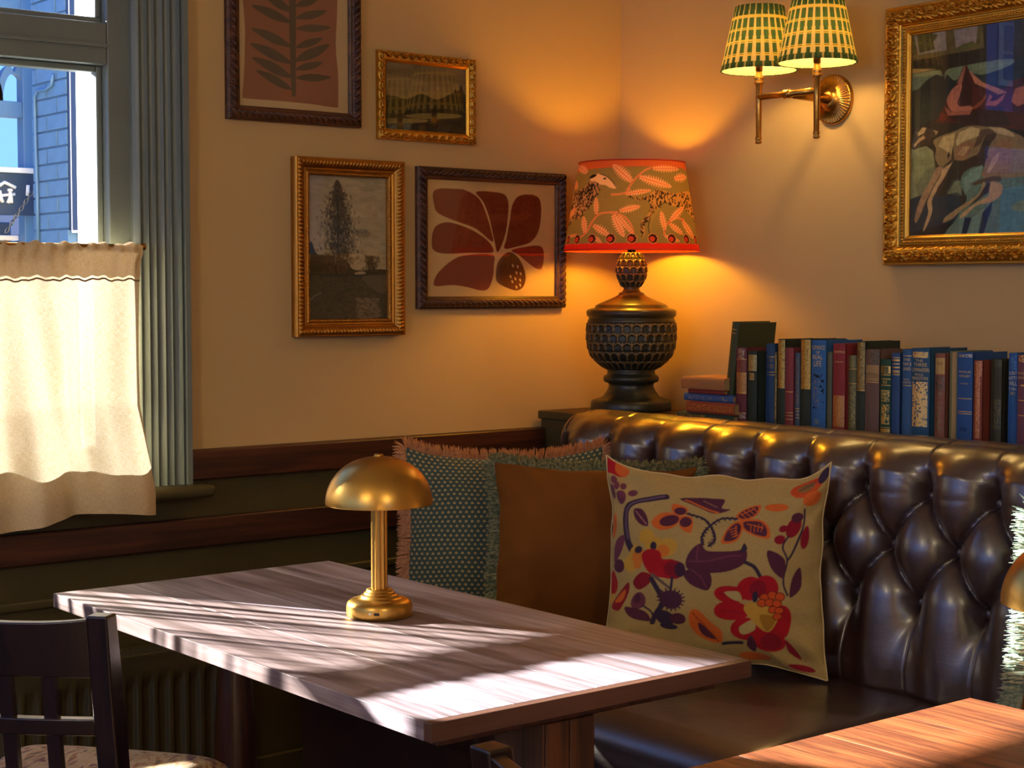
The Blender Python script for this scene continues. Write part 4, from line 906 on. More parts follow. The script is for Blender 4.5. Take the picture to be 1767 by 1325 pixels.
# ------------------------------------------------------------------ big carved table lamp
LX, LY = 3.25, 3.53
lm = empty('carved_lamp', (LX, LY, 1.0062)); tag(lm, 'carved pineapple urn lamp with glowing printed shade in the corner', 'lamp')
def yz(yc): return 1.724 - (260 + yc / 2.82 - 280) * .0016565 - 1.0062
def rr_(w_): return w_ / 2.82 / 602
M['urn'] = vcol('carved_urn_finish', r=.42, spec=.5)
pl_ = [(0, 1263), (195, 1263), (197, 1248), (195, 1222), (188, 1212), (165, 1205), (140, 1195), (118, 1165), (108, 1142), (112, 1128), (132, 1122), (136, 1108), (132, 1094), (118, 1086), (115, 1070), (122, 1060)]
MB().lathe([(rr_(a), yz(b)) for a, b in pl_], 64).build('foot', paint('urn_dark_paint', (40, 42, 32), r=.35, var=.35, sc=25), lm, smooth=True)
def scaled(name, prof, rows, per, amp):
    prof = np.array(prof); zz = np.array([yz(b) for a, b in prof]); rr = np.array([rr_(a) for a, b in prof]); NV, NU = 150, 420
    v = np.linspace(0, 1, NV); z = zz[0] + (zz[-1] - zz[0]) * v; r = np.interp(z, zz, rr)
    k = np.hanning(9); k /= k.sum(); r = np.convolve(np.pad(r, 4, mode='edge'), k, 'valid')
    th_ = np.linspace(0, 2 * PI, NU, endpoint=False)[:, None]; V = v[None, :] * rows
    rim = np.zeros((NU, NV)); 
    j = np.floor(V); fy_ = V - j; a = th_ / (2 * PI) * per + .5 * (j % 2); fx_ = (a % 1) - .5
    top = .92 - 1.5 * fx_ ** 2                      # arched upper edge of each scale
    d = np.minimum(np.abs(fy_ - top) * 1.0, 0.5 - np.abs(fx_) + np.where(fy_ < .15, .1, 0))
    rim = np.exp(-(d / .13) ** 2); belly = np.clip(1 - (fx_ / .45) ** 2, 0, 1) * np.clip(1 - ((fy_ - .4) / .5) ** 2, 0, 1)
    R = r[None, :] + amp * (rim * .9 + belly * .15 - .5 + .35 * (1 - fy_))
    P = np.stack([R * np.cos(th_), R * np.sin(th_), z[None, :] + 0 * th_], -1)
    nzv = vnoise(th_ * 30 + 0 * V, V * 8 + 0 * th_, 8)
    mixv = np.clip(rim * 1.2 - .35 + .35 * (nzv - .5), 0, 1)[..., None]
    cols = np.array(lin((30, 34, 26))) * (1 - mixv) + np.array(lin((128, 104, 62))) * mixv
    return gridmesh(name, P, M['urn'], lm, wu=True, cols=cols)
scaled('scaled_bowl', [(120, 1062), (140, 1050), (175, 1022), (197, 995), (210, 960), (216, 920), (217, 880), (215, 835)], 5, 30, .0055)
MB().lathe([(rr_(a), yz(b)) for a, b in [(212, 836), (214, 828), (208, 815), (206, 808), (215, 803), (219, 790), (217, 776), (206, 768), (178, 762), (176, 752), (160, 742), (110, 722), (75, 706), (62, 697), (62, 690), (48, 686), (40, 676), (38, 668), (42, 660)]], 64).build('lid', paint('urn_lid_paint', (58, 50, 30), r=.34, var=.4, sc=22), lm, smooth=True)
scaled('pineapple_finial', [(40, 664), (50, 650), (62, 630), (72, 600), (74, 575), (68, 545), (55, 515), (38, 492)], 5, 13, .006)
MB().lathe([(.012, yz(495)), (.012, yz(455)), (.016, yz(453)), (.016, yz(395)), (0, yz(394))], 20).build('lamp_holder', M['abrass'], lm, smooth=True)
# shade with linocut print
cv = Canvas(0, 40, 1767, 1210, 3.2, (138, 112, 60))
for i in range(500): cv.line([(x := random.uniform(0, 1767), y := random.uniform(150, 1100)), (x + random.uniform(-50, 50), y + random.uniform(-25, 25))], 5, random.choice([(118, 108, 56), (146, 128, 76), (150, 130, 92), (104, 98, 50)]), al=.5)
cv.poly([(0, 40), (1767, 40), (1767, 215), (1500, 150), (880, 150), (300, 170), (0, 230)], (214, 96, 44), sm=False)
for i in range(90): cv.line([(i * 20, 40), (i * 20, 165)], 6, (176, 60, 26), al=.7)
BLK, PNK = (24, 20, 16), (240, 158, 110)
def fleaf(a, b, w_, c_=PNK):
    a = np.array(a, float); b = np.array(b, float); d = b - a; L = np.hypot(*d); u_ = d / L; n_ = np.array([-u_[1], u_[0]]); N = max(6, int(L / 30)); pts = []
    for sgn in (1, -1):
        rng = range(N) if sgn == 1 else range(N - 1, -1, -1)
        for i in rng:
            t = (i + .5) / N; ww = w_ * math.sin(PI * min(1, t * .93 + .07)) ** .7
            q_ = [a + d * (t + .35 / N) + n_ * sgn * ww, a + d * (t + .1 / N) + n_ * sgn * ww * .25]
            pts += q_[::-1] if sgn == 1 else q_
        if sgn == 1: pts.append(b)
    cv.poly([tuple(p_) for p_ in pts] + [tuple(a)], c_, sm=False); cv.line([tuple(a), tuple(a + d * .92)], 8, (190, 82, 44))
# hounds
def speckle(pts, nn_, base=(176, 124, 84)):
    cv.poly(pts, base); P = smooth_poly(pts); lo, hi = P.min(0), P.max(0); k = 0
    from mathutils import geometry
    while k < nn_:
        x, y = random.uniform(lo[0], hi[0]), random.uniform(lo[1], hi[1]); c = False
        for a, b in zip(P, np.roll(P, -1, 0)):
            if (a[1] > y) != (b[1] > y) and x < (b[0] - a[0]) * (y - a[1]) / (b[1] - a[1]) + a[0]: c = not c
        if c: cv.line([(x, y), (x + random.uniform(-14, 14), y + random.uniform(8, 26))], random.uniform(9, 15), BLK, al=.95)
        k += 1
speckle([(150, 450), (280, 400), (360, 330), (440, 300), (490, 370), (460, 480), (400, 580), (330, 680), (240, 780), (150, 800), (60, 900), (0, 900), (0, 560), (100, 500)], 620)
cv.poly([(370, 310), (400, 250), (480, 235), (560, 260), (640, 330), (695, 400), (680, 425), (620, 415), (560, 380), (500, 370), (440, 330)], (232, 176, 132)); cv.line([(500, 238), (580, 275), (650, 345), (690, 405)], 10, BLK, sm=True)
cv.poly([(360, 290), (390, 245), (450, 238), (430, 270)], BLK); cv.ell(552, 298, 20, 12, BLK)
speckle([(830, 500), (930, 540), (1040, 540), (1160, 450), (1260, 445), (1400, 480), (1560, 440), (1767, 420), (1767, 900), (1640, 780), (1500, 640), (1380, 640), (1290, 590), (1220, 650), (1140, 750), (1080, 820), (1040, 880), (1040, 1000), (1010, 1020), (1000, 850), (1100, 720), (1100, 600), (1060, 570), (960, 575)], 900, (190, 132, 70))
cv.poly([(1110, 780), (1200, 680), (1230, 690), (1140, 820), (1120, 960), (1130, 1020), (1080, 1020), (1100, 880)], (150, 120, 62)); cv.line([(1105, 800), (1085, 900), (1100, 1020)], 9, BLK)
for a, b in (((900, 330), (960, 260)),): pass
for pts in ([(830, 440), (900, 340), (960, 270), (1060, 190), (1180, 160), (1380, 170)], [(640, 500), (780, 490), (860, 440)], [(210, 1060), (330, 960), (390, 850), (450, 770), (520, 730), (700, 720)], [(640, 730), (760, 760), (850, 840), (900, 960), (890, 1020)], [(1280, 1000), (1290, 900), (1340, 840), (1430, 790), (1520, 810)]): cv.line(pts, 22, (226, 140, 92), sm=True); cv.line(pts, 7, (186, 78, 40), sm=True)
for a, b, w_ in (((895, 350), (650, 125), 80), ((960, 280), (1370, 400), 75), ((1120, 175), (1460, 170), 55), ((1390, 300), (1560, 250), 70), ((790, 500), (1120, 450), 45), ((450, 760), (445, 530), 42), ((720, 710), (985, 650), 55), ((650, 740), (790, 1030), 75), ((700, 740), (900, 1000), 45), ((400, 870), (610, 1010), 60),
                 ((310, 990), (290, 760), 48), ((1290, 960), (1240, 710), 48), ((1340, 840), (1520, 640), 55), ((1330, 850), (1510, 990), 50), ((1500, 810), (1650, 1040), 50), ((1270, 1010), (1470, 1080), 40), ((340, 220), (220, 110), 60), ((190, 420), (190, 290), 30), ((90, 780), (180, 640), 40), ((80, 1010), (210, 990), 25), ((420, 1010), (520, 1120), 35)): fleaf(a, b, w_)
cv.poly([(0, 1105), (1767, 1105), (1767, 1215), (0, 1215)], (226, 40, 20), sm=False)
SHN = 20
M['lshade'] = vcol('printed_shade', r=.8, trans=.06, spec=.2)
ZB, ZT, RB, RTp = yz(486), yz(62), .1935, .151
NU, NV = 640, 150; th_ = np.linspace(0, 2 * PI, NU, endpoint=False)[:, None]; v = np.linspace(0, 1, NV)[None, :]
R = RB + (RTp - RB) * v; P = np.stack([R * np.cos(th_), R * np.sin(th_), ZB + (ZT - ZB) * v + 0 * th_], -1)
phi = th_ - (math.atan2(-LY, -LX)); phi = (phi + PI) % (2 * PI) - PI
ph2 = np.where(np.abs(phi) > PI / 2, np.sign(phi) * PI - phi, phi)
cx_ = 883 + (RB + (RTp - RB) * v) / RB * 855 * np.sin(ph2); cy_ = 1185 + (62 - 1185) * v + 0 * th_
# band, holes in even spacing around the lower edge
cols = cv.sample(cx_, cy_ + 0 * cx_)
aa = (phi + 0 * v) * SHN / (2 * PI); fa = aa - np.round(aa); hx = fa * 2 * PI / SHN * RB; hz = (ZT - ZB) * v - .030 + 0 * th_; dh = np.hypot(hx / .0115, hz / .0105)
cols = np.where((dh < 1.35)[..., None], np.array(lin((212, 132, 84))), cols); cols = np.where((dh < 1.15)[..., None], np.array(lin((46, 14, 12))), cols); cols = np.where((np.hypot((hx + .002) / .0115, (hz + .001) / .0105) < .72)[..., None], np.array(lin((196, 60, 30))), cols)
lsh = gridmesh('lamp_shade', P, M['lshade'], lm, wu=True, cols=cols)
M['shade_rim'] = paint('shade_rim_red', (200, 50, 24), r=.6)
for z, r in ((ZB, RB), (ZT, RTp)): MB().tube([(r * math.cos(t), r * math.sin(t), z) for t in np.linspace(0, 2 * PI, 73)], .0022, 6, cap=False).build('shade_rim', M['shade_rim'], lsh, smooth=True)
MB().lathe([(0, yz(395)), (.012, yz(390)), (.03, yz(330)), (.032, yz(300)), (.026, yz(270)), (0, yz(258))], 20).build('bulb', emit('amber_bulb', (1, .46, .02), 190), lm, smooth=True)

# ------------------------------------------------------------------ twin wall light
scx, scy, scz = 3.28, 2.97, 1.868
ws = empty('wall_sconce', (XB, 2.966, 1.865)); O = (XB, 2.966, 1.865); tag(ws, 'brass twin arm wall light with green plaid pleated shades', 'wall light')
N = 132; vs = []; prof = [(0, .030), (.016, .030), (.026, .026), (.028, .020), (.031, .019), (.033, .016), (.060, .012), (.063, .012), (.066, .008), (.066, 0)]
m = MB()
for r, o in prof:
    for k in range(N):
        a = 2 * PI * k / N; oo = o + (.0022 * math.cos(a * 44) if .032 < r < .061 else 0); m.v.append((-oo - .0005, r * math.cos(a), r * math.sin(a)))
for i in range(len(prof) - 1):
    for k in range(N): m.f.append((i * N + k, i * N + (k + 1) % N, (i + 1) * N + (k + 1) % N, (i + 1) * N + k))
m.build('back_plate', M['abrass'], ws, smooth=True)
MB(O).tube([(XB - .025, 2.966, 1.865), (3.36, 2.966, 1.866), (3.283, 2.968, 1.868)], [.013, .011, .010], 20).build('stem', M['abrass'], ws, smooth=True)
MB(O).tube([(3.28, 2.87, 1.868), (3.28, 3.07, 1.868)], .0085, 18).build('cross_arm', M['abrass'], ws, smooth=True)
MB(O).tube([(3.28, 2.955, 1.868), (3.28, 2.962, 1.868), (3.28, 2.970, 1.868), (3.28, 2.978, 1.868), (3.28, 2.985, 1.868)], [.009, .0125, .011, .0125, .009], 18).build('knuckle', M['abrass'], ws, smooth=True)
M['plaid'] = vcol('plaid_shade', r=.9, trans=.5, spec=.1); M['lining'] = None
n = NT('shade_lining'); M['lining'] = n.fin(n.n('MixShader', {0: .55, 1: n.n('BsdfDiffuse', {'Color': lin((244, 226, 176)) + (1,)}).outputs[0], 2: n.n('BsdfTranslucent', {'Color': lin((250, 222, 150)) + (1,)}).outputs[0]}).outputs[0])
bulb_m = emit('warm_bulb', (1, .65, .22), 170)
for sy in (2.87, 3.07):
    c = (3.28, sy, 1.868)
    MB(O).lathe([(.006, -.122), (.009, -.120), (.009, -.116), (.0065, -.113), (.009, -.110), (.009, -.106), (.0075, -.103), (.0085, -.02), (.0085, .03), (.012, .034), (.013, .040), (.010, .044), (.013, .049), (.011, .054), (.0085, .056), (.0085, .070)], 20, c).build('arm_post', M['abrass'], ws, smooth=True)
    _m = MB(O).lathe([(.0095, .070), (.0095, .105), (0, .106)], 16, c); ct = _m.build('candle_tube', M['abrass'], ws, smooth=True)
    MB(O).lathe([(0, .106), (.009, .110), (.019, .135), (.018, .148), (.009, .165), (0, .175)], 16, c).build('bulb', bulb_m, ct, smooth=True)
    zb, zt, rb_, rt_ = .068, .236, .100, .063; NU, NV, NP = 416, 84, 26
    th_ = np.linspace(0, 2 * PI, NU, endpoint=False)[:, None]; v = np.linspace(0, 1, NV)[None, :]
    pa = th_ / (2 * PI) * NP; fr = pa % 1; pleat = .0022 * (1 - np.abs(2 * fr - 1)); R = rb_ + (rt_ - rb_) * v + pleat
    P = np.stack([R * np.cos(th_), R * np.sin(th_), zb + (zt - zb) * v + 0 * th_], -1) + (np.array(c) - np.array(O))
    G, CR, YL = np.array(lin((40, 66, 54))), np.array(lin((226, 216, 170))), np.array(lin((232, 216, 130)))
    wf = .58 - .42 * v; cm = ((fr > .5 - wf / 2) & (fr < .5 + wf / 2)) & (v > .085) & (v < .90); cols = np.where(cm[..., None], CR, G + 0 * CR)
    cols = np.where(((np.abs(fr - .5) < .035) | (np.abs(fr - .62) < .02))[..., None] & ((v < .085) | (v > .90))[..., None], CR * .8, cols)
    for hv in (.20, .40, .60, .80):
        for e in (-.012, .014): cols = np.where((np.abs(v + 0 * th_ - hv - e) < .0085)[..., None], YL, cols)
    psh = gridmesh('plaid_shade', P, M['plaid'], ws, wu=True, cols=cols)
    MB(O).lathe([(rb_ - .002, zb + .001), (rt_ - .002, zt - .001)], 48, c)
    ml = MB(O); K = 48
    for (r, z) in ((rb_ - .003, zb + .001), (rt_ - .003, zt - .001)):
        for k in range(K): ml.v.append((c[0] + r * math.cos(2 * PI * k / K), c[1] + r * math.sin(2 * PI * k / K), c[2] + z))
    for k in range(K): ml.f.append((k, (k + 1) % K, K + (k + 1) % K, K + k))
    ml.build('shade_lining', M['lining'], psh, smooth=True)
    MB(O).tube([(c[0] - .06, c[1], c[2] + zt - .03), (c[0] + .06, c[1], c[2] + zt - .03)], .0015, 6).tube([(c[0], c[1] - .06, c[2] + zt - .03), (c[0], c[1] + .06, c[2] + zt - .03)], .0015, 6).build('shade_spider', M['abrass'], psh)

# ------------------------------------------------------------------ books on the ledge
SHZ = 1.0062
_prev = [9.0]
_bm = {}
def bcloth(c):
    if c not in _bm: _bm[c] = cloth('book_cloth', c, r=.62, sheen=.05, weave=700, var=.18, sc=18, bump=.15)
    return _bm[c]
_om = {}
def orn(c, g=(214, 170, 88), sc=170.0, th=.5):
    k_ = (c, g, sc, th)
    if k_ not in _om:
        n = NT('gilt_ornament'); co = n.coords(); a = n.n('TexNoise', {'Vector': co, 'Scale': sc, 'Detail': 1.5, 'Distortion': 2.2}).outputs[0]
        f = n.ramp(a, [(th - .03, (0, 0, 0)), (th + .03, (1, 1, 1))])
        _om[k_] = n.fin(n.pbr(c=n.mix(f, lin(c), lin(g)), r=.42, met=n.math('MULTIPLY', f, .75)))
    return _om[k_]
C4 = lambda y: 540 + y / 5.7
C5 = lambda y: 560 + y / 5.756
def book(L, R, top, col, label, deco=(), back=0.0, depth=.135, C=C4, reverse=False):
    xs = 3.205 + back; yl, yr = at(L, 660, 0, xs)[1], at(R, 660, 0, xs)[1]; yl = min(yl, _prev[0] - .0003); _prev[0] = yr; zt = at((L + R) / 2, top, 0, xs)[2]; h_ = zt - SHZ; wd = yl - yr
    org = (xs + depth / 2, (yl + yr) / 2, SHZ); r = empty('book', org); tag(r, label, 'book', 'old books standing on the ledge')
    b = MB(org); tb = .0025; bul = min(.004, wd * .14); N = 8
    b.box(xs + .003, xs + depth, yl - tb, yl, SHZ, zt); b.box(xs + .003, xs + depth, yr, yr + tb, SHZ, zt)
    sx = lambda t: xs + bul * (2 * t - 1) ** 2
    if not reverse:
        vs = []; fs = []
        for i in range(N + 1):
            t = i / N; y = yl + (yr - yl) * t
            for dx in (0, .0022):
                vs += [(sx(t) + dx, y, SHZ), (sx(t) + dx, y, zt)]
        for i in range(N):
            a = i * 4; fs += [(a, a + 4, a + 5, a + 1), (a + 2, a + 3, a + 7, a + 6), (a + 1, a + 5, a + 7, a + 3), (a, a + 2, a + 6, a + 4)]
        fs += [(0, 1, 3, 2), (N * 4, N * 4 + 2, N * 4 + 3, N * 4 + 1)]
        b.add(vs, fs)
    cvr = b.build('cover', bcloth(col), r)
    MB(org).box(xs + (.004 if not reverse else .006), xs + depth - .003, yr + tb, yl - tb, SHZ + .003, zt - .003).build('pages', M['page'], r)
    zc = lambda y: at((L + R) / 2, C(y), 0, xs)[2]
    def patch(z0, z1, w0, w1, name, mat, e=.0004):
        m = MB(org); K = 6
        for i in range(K + 1):
            t = w0 + (w1 - w0) * i / K; y = yl + (yr - yl) * t; m.v += [(sx(t) - e, y, z0), (sx(t) - e, y, z1)]
        for i in range(K): m.f.append((2 * i, 2 * i + 2, 2 * i + 3, 2 * i + 1))
        m.build(name, mat, cvr)
    for d in deco:
        k_ = d[0]
        if k_ == 'band': patch(zc(d[1]) - .0008, zc(d[1]) + .0008, .02, .98, 'gilt_line', M['gold'])
        elif k_ == 'orn': patch(zc(d[2]), zc(d[1]), *(d[3] if len(d) > 3 else (.06, .94)), 'gilt_ornament', orn(col, *(d[4:] if len(d) > 4 else ())))
        elif k_ == 'block': patch(zc(d[2]), zc(d[1]), .02, .98, 'spine_label', bcloth(d[3]), .0003)
        elif k_ == 'gold': patch(zc(d[2]), zc(d[1]), *(d[3] if len(d) > 3 else (.04, .96)), 'gilt_panel', M['gold'], .0003)
        elif k_ == 'text':
            V, F = text_mesh(d[1]); mx_ = V.max(0); w0, w1 = d[4] if len(d) > 4 else (.1, .9); z0, z1 = zc(max(d[2:4])), zc(min(d[2:4])); vs = []
            for p_ in V:
                t = w0 + (w1 - w0) * p_[0] / mx_[0]; vs.append((sx(t) - .0008, yl + (yr - yl) * t, z0 + (z1 - z0) * p_[1] / mx_[1]))
            m = MB(org); m.add(vs, F); m.build('title', bcloth(d[5] if len(d) > 5 else (226, 196, 128)), cvr)
    return r
GN, BL, RD, MR, OL, BR, DG = (48, 66, 46), (40, 84, 132), (128, 44, 46), (104, 44, 52), (92, 92, 58), (104, 78, 66), (34, 48, 36)
book(1269, 1287.5, 599, MR, 'maroon book with gilt panelled spine, first standing on the left', [('band', 455), ('orn', 460, 580, (.1, .9), (176, 120, 84), 260., .56), ('gold', 585, 785, (.05, .95)), ('orn', 590, 780, (.05, .95), (200, 150, 90), 300., .4), ('band', 790), ('orn', 350, 450, (.2, .8), (190, 170, 150), 140.), ('orn', 985, 1040, (.1, .9), (200, 190, 170), 160.), ('band', 980)])
book(1289, 1305, 606, DG, 'dark green book with gilt lettering and a hanging medallion', [('orn', 410, 570, (.05, .95), (190, 166, 104), 330., .42), ('orn', 590, 660, (.25, .75), (200, 170, 100), 230., .45)])
book(1320.5, 1336, 593, (36, 70, 112), 'dark blue book with faint banded title beside the medallion book', [('band', 430), ('orn', 440, 480, (.15, .85), (120, 112, 96), 330.), ('orn', 500, 545, (.1, .9), (130, 112, 90), 330.), ('band', 580), ('band', 608)], back=.026)
book(1336.3, 1340, 607, OL, 'very thin olive gilt book squeezed beside the dark blue one', [('orn', 400, 1040, (.1, .9), (196, 164, 84), 260.)], back=.018)
book(1341, 1353.5, 585, DG, 'tall slim green book with gilt upper spine', [('orn', 265, 730, (.05, .95), (206, 168, 84), 260., .44), ('band', 735)])
book(1353.5, 1368, 600, (136, 58, 62), 'plain dull red book between two green gilt ones', [('band', 980), ('band', 1010), ('band', 1045), ('band', 775)])
book(1368.3, 1379.3, 609, (70, 92, 112), 'thin grey blue ribbed book next to the dull red one', [('orn', 430, 900, (.2, .8), (150, 120, 90), 300., .55), ('band', 940), ('band', 965), ('band', 1000), ('band', 1030)], back=.006)
book(1380, 1398, 585, DG, 'tall green book with broad gilt upper spine left of bright blue', [('orn', 262, 750, (.05, .95), (210, 170, 84), 240., .42), ('band', 480), ('band', 440), ('band', 700)])
book(1399, 1424, 587, (44, 104, 166), 'bright blue book titled Romance of Real Life', [('text', 'ROMANCE', 360, 318, (.04, .92)), ('text', 'OF', 402, 375, (.36, .60)), ('text', 'REAL', 455, 412, (.1, .8)), ('text', 'LIFE', 525, 470, (.2, .72)), ('orn', 600, 950, (.08, .86), (28, 36, 40), 60., .58), ('orn', 640, 920, (.15, .6), (180, 150, 90), 120., .6), ('orn', 1045, 1100, (.25, .6), (140, 150, 150), 160.)], depth=.14)
book(1425, 1435, 607, (84, 92, 70), 'thin grey green worn book right of the bright blue one', [('orn', 400, 1100, (.15, .85), (120, 110, 70), 200., .6)], back=.004)
book(1436, 1457, 593, (146, 44, 46), 'red book with gilt mottled lower spine', [('text', 'TRAMPING', 395, 370, (.04, .96)), ('text', 'LONDON', 488, 472, (.15, .85)), ('orn', 812, 1120, (.02, .98), (206, 150, 84), 330., .42)])
book(1461, 1476.5, 613, (104, 102, 62), 'olive book with looping gilt tendrils', [('orn', 310, 425, (.1, .9), (150, 140, 84), 190.), ('orn', 600, 1030, (.08, .92), (172, 156, 88), 110., .53), ('band', 440), ('band', 585)], back=.012, C=C5)
book(1477, 1491.5, 589, DG, 'tall dark green gilt book left of the brown one', [('orn', 175, 650, (.05, .95), (176, 146, 76), 230., .46), ('band', 655)], C=C5)
book(1492, 1516, 603, (112, 84, 72), 'brown worn book with tan label lettered LYTTON', [('block', 402, 560, (170, 138, 88)), ('text', 'LYTTON', 530, 480, (.1, .9), (96, 66, 44)), ('band', 572), ('orn', 255, 395, (.02, .98), (96, 92, 64), 40., .5)], C=C5)
book(1518, 1536, 620, (26, 72, 50), 'short bright green book with gilt figure on its spine', [('gold', 412, 485), ('orn', 415, 482, (.2, .8), (150, 120, 60), 200.), ('band', 500), ('band', 540), ('orn', 555, 590, (.3, .7), (214, 176, 90), 160.), ('band', 603), ('orn', 650, 765, (.1, .9), (210, 180, 100), 170., .5), ('orn', 795, 990, (.15, .9), (204, 168, 90), 60., .47), ('band', 1022), ('gold', 1035, 1070)], C=C5, back=.002)
book(1537, 1551.5, 609, (38, 76, 126), 'slim blue book with stacked gilt bands', [('band', 328), ('gold', 345, 362), ('gold', 385, 395), ('gold', 418, 432), ('gold', 455, 466), ('band', 478), ('band', 498)], C=C5, back=.004)
book(1556, 1571.5, 603, (48, 92, 140), 'blue book titled The Purple Land', [('band', 310), ('text', 'THE', 360, 335, (.12, .85)), ('text', 'PURPLE', 405, 378, (.04, .98)), ('text', 'LAND', 455, 424, (.06, .94)), ('text', 'W.H.', 555, 535, (.2, .8)), ('text', 'HUDSON', 585, 565, (.04, .96)), ('band', 605)], C=C5, back=.006)
book(1571.8, 1603, 601, (30, 82, 118), 'thick blue book titled The Three Commanders with gilt scrollwork', [('orn', 270, 330, (.05, .9), (236, 200, 124), 150., .42), ('text', 'THE', 370, 346, (.25, .66)), ('text', 'THREE', 415, 382, (.12, .86)), ('text', 'COMMANDERS', 468, 432, (.02, .98)), ('text', 'W.H.G.', 510, 484, (.2, .7)), ('text', 'KINGSTON', 550, 518, (.04, .9)), ('orn', 568, 1015, (.05, .9), (240, 206, 134), 85., .44)], C=C5, depth=.145)
book(1612, 1629.5, 610, (140, 84, 66), 'faded rose and tan book with a cream top label', [('block', 330, 492, (196, 160, 92)), ('text', 'SILAS', 400, 370, (.2, .8), (120, 84, 44)), ('orn', 520, 660, (.05, .95), (104, 96, 74), 90.), ('orn', 670, 1080, (.2, .8), (142, 130, 92), 60., .55)], C=C5, back=.014)
book(1638, 1650.5, 606, (120, 128, 96), 'book turned page edges outward beside the blue one', [], C=C5, back=.012, reverse=True)
book(1651, 1677, 608, (34, 82, 146), 'blue book titled Nicholas Nickleby', [('orn', 295, 325, (.05, .95), (206, 190, 140), 170., .5), ('text', 'NICHOLAS', 480, 458, (.1, .9)), ('text', 'NICKLEBY', 522, 500, (.12, .88)), ('text', 'DICKENS', 592, 580, (.25, .75)), ('band', 735), ('band', 865), ('band', 885), ('orn', 1020, 1060, (.25, .7), (20, 50, 96), 150.)], C=C5)
book(1678, 1694, 622, (132, 58, 40), 'short russet book glinting with copper gilt', [('orn', 360, 1130, (.25, .8), (220, 150, 100), 260., .46), ('orn', 360, 520, (.05, .95), (206, 140, 90), 320., .5)], C=C5, back=.004)
book(1709, 1727.5, 620, (56, 54, 34), 'dark olive book with faint stamped oval', [('orn', 740, 1040, (.15, .95), (104, 98, 62), 90., .52), ('orn', 350, 420, (.05, .95), (84, 82, 52), 120.)], C=C5, back=.026)
book(1739, 1754.5, 609, (30, 88, 150), 'blue book with white stacked lettering near the right edge', [('orn', 310, 450, (.2, .9), (90, 130, 170), 140., .56), ('text', 'AUNT', 500, 465, (.05, .98), (220, 214, 200)), ('text', 'HATTY', 550, 515, (.05, .98), (220, 214, 200)), ('text', 'WILL', 605, 565, (.1, .98), (220, 214, 200)), ('text', 'P. No.', 652, 622, (.15, .95), (220, 214, 200)), ('orn', 665, 700, (.2, .8), (150, 140, 100), 200.)], C=C5, back=.018)
book(1755, 1776, 612, (108, 62, 78), 'mauve book cut by the right edge of the picture', [('orn', 305, 375, (.05, .95), (220, 180, 110), 130., .5), ('text', 'NICHO', 495, 475, (.05, .95)), ('text', 'NICKLE', 540, 518, (.05, .95)), ('gold', 598, 612, (.3, .7)), ('band', 755), ('band', 905)], C=C5)

def flat_book(L, R, y0, y1, col, label, dx=0.0, deco=None, depth=.13, zb=None):
    xs = 3.185 + dx; yl, yr = at(L, C4(y1), 0, xs)[1], at(R, C4(y1), 0, xs)[1]
    z0 = zb; z1 = zb + (at(L, C4(y0), 0, xs)[2] - at(L, C4(y1), 0, xs)[2]) - .0006
    org = (xs + depth / 2, (yl + yr) / 2, z0); r = empty('book', org); tag(r, label, 'book', 'books lying in a stack by the lamp')
    m = MB(org); K = 8; hh = (z1 - z0) / 2; zc_ = (z0 + z1) / 2; vs = []; fs = []
    m.box(xs + .004, xs + depth, yr, yl, z1 - .0025, z1); m.box(xs + .004, xs + depth, yr, yl, z0, z0 + .0025)
    for i in range(K + 1):
        a = -PI / 2 + PI * i / K; bx_ = xs + .005 - .005 * math.cos(a); vs += [(bx_, yl, zc_ + hh * math.sin(a)), (bx_, yr, zc_ + hh * math.sin(a))]
    for i in range(K): fs.append((2 * i, 2 * i + 2, 2 * i + 3, 2 * i + 1))
    m.add(vs, fs); cvr = m.build('cover', bcloth(col), r)
    MB(org).box(xs + .004, xs + depth - .003, yr + .003, yl - .003, z0 + .0025, z1 - .0025).build('pages', M['page'], r)
    if deco:
        for (a, b, g, sc_, th_) in deco:
            ya, yb = yl + (yr - yl) * a, yl + (yr - yl) * b
            MB(org).box(xs - .0006, xs + .0006, yb, ya, zc_ - hh * .6, zc_ + hh * .6).build('gilt_ornament', orn(col, g, sc_, th_), cvr)
    return z1 + .0004
z = SHZ
z = flat_book(1168, 1266, 935, 1020, (44, 66, 52), 'green gilt book at the bottom of the lying stack', deco=[(.02, .5, (168, 150, 84), 130., .48)], zb=z, dx=.005)
z = flat_book(1184, 1267, 840, 955, (150, 66, 40), 'orange red gilt patterned book second from the stack bottom', deco=[(.02, .98, (196, 130, 70), 150., .5)], zb=z, dx=.0)
z = flat_book(1180, 1265, 775, 850, (58, 92, 150), 'blue worn book in the middle of the lying stack', deco=[(.1, .9, (150, 150, 150), 60., .6)], zb=z, dx=.012)
zs = z
z = flat_book(1187, 1249, 740, 785, (128, 40, 36), 'thin red book second from the top of the stack', zb=z, dx=.004)
z = flat_book(1175, 1249, 605, 725, (172, 116, 70), 'thick tan book on top of the lying stack', deco=[(.05, .4, (190, 134, 84), 90., .55)], zb=z, dx=-.004)
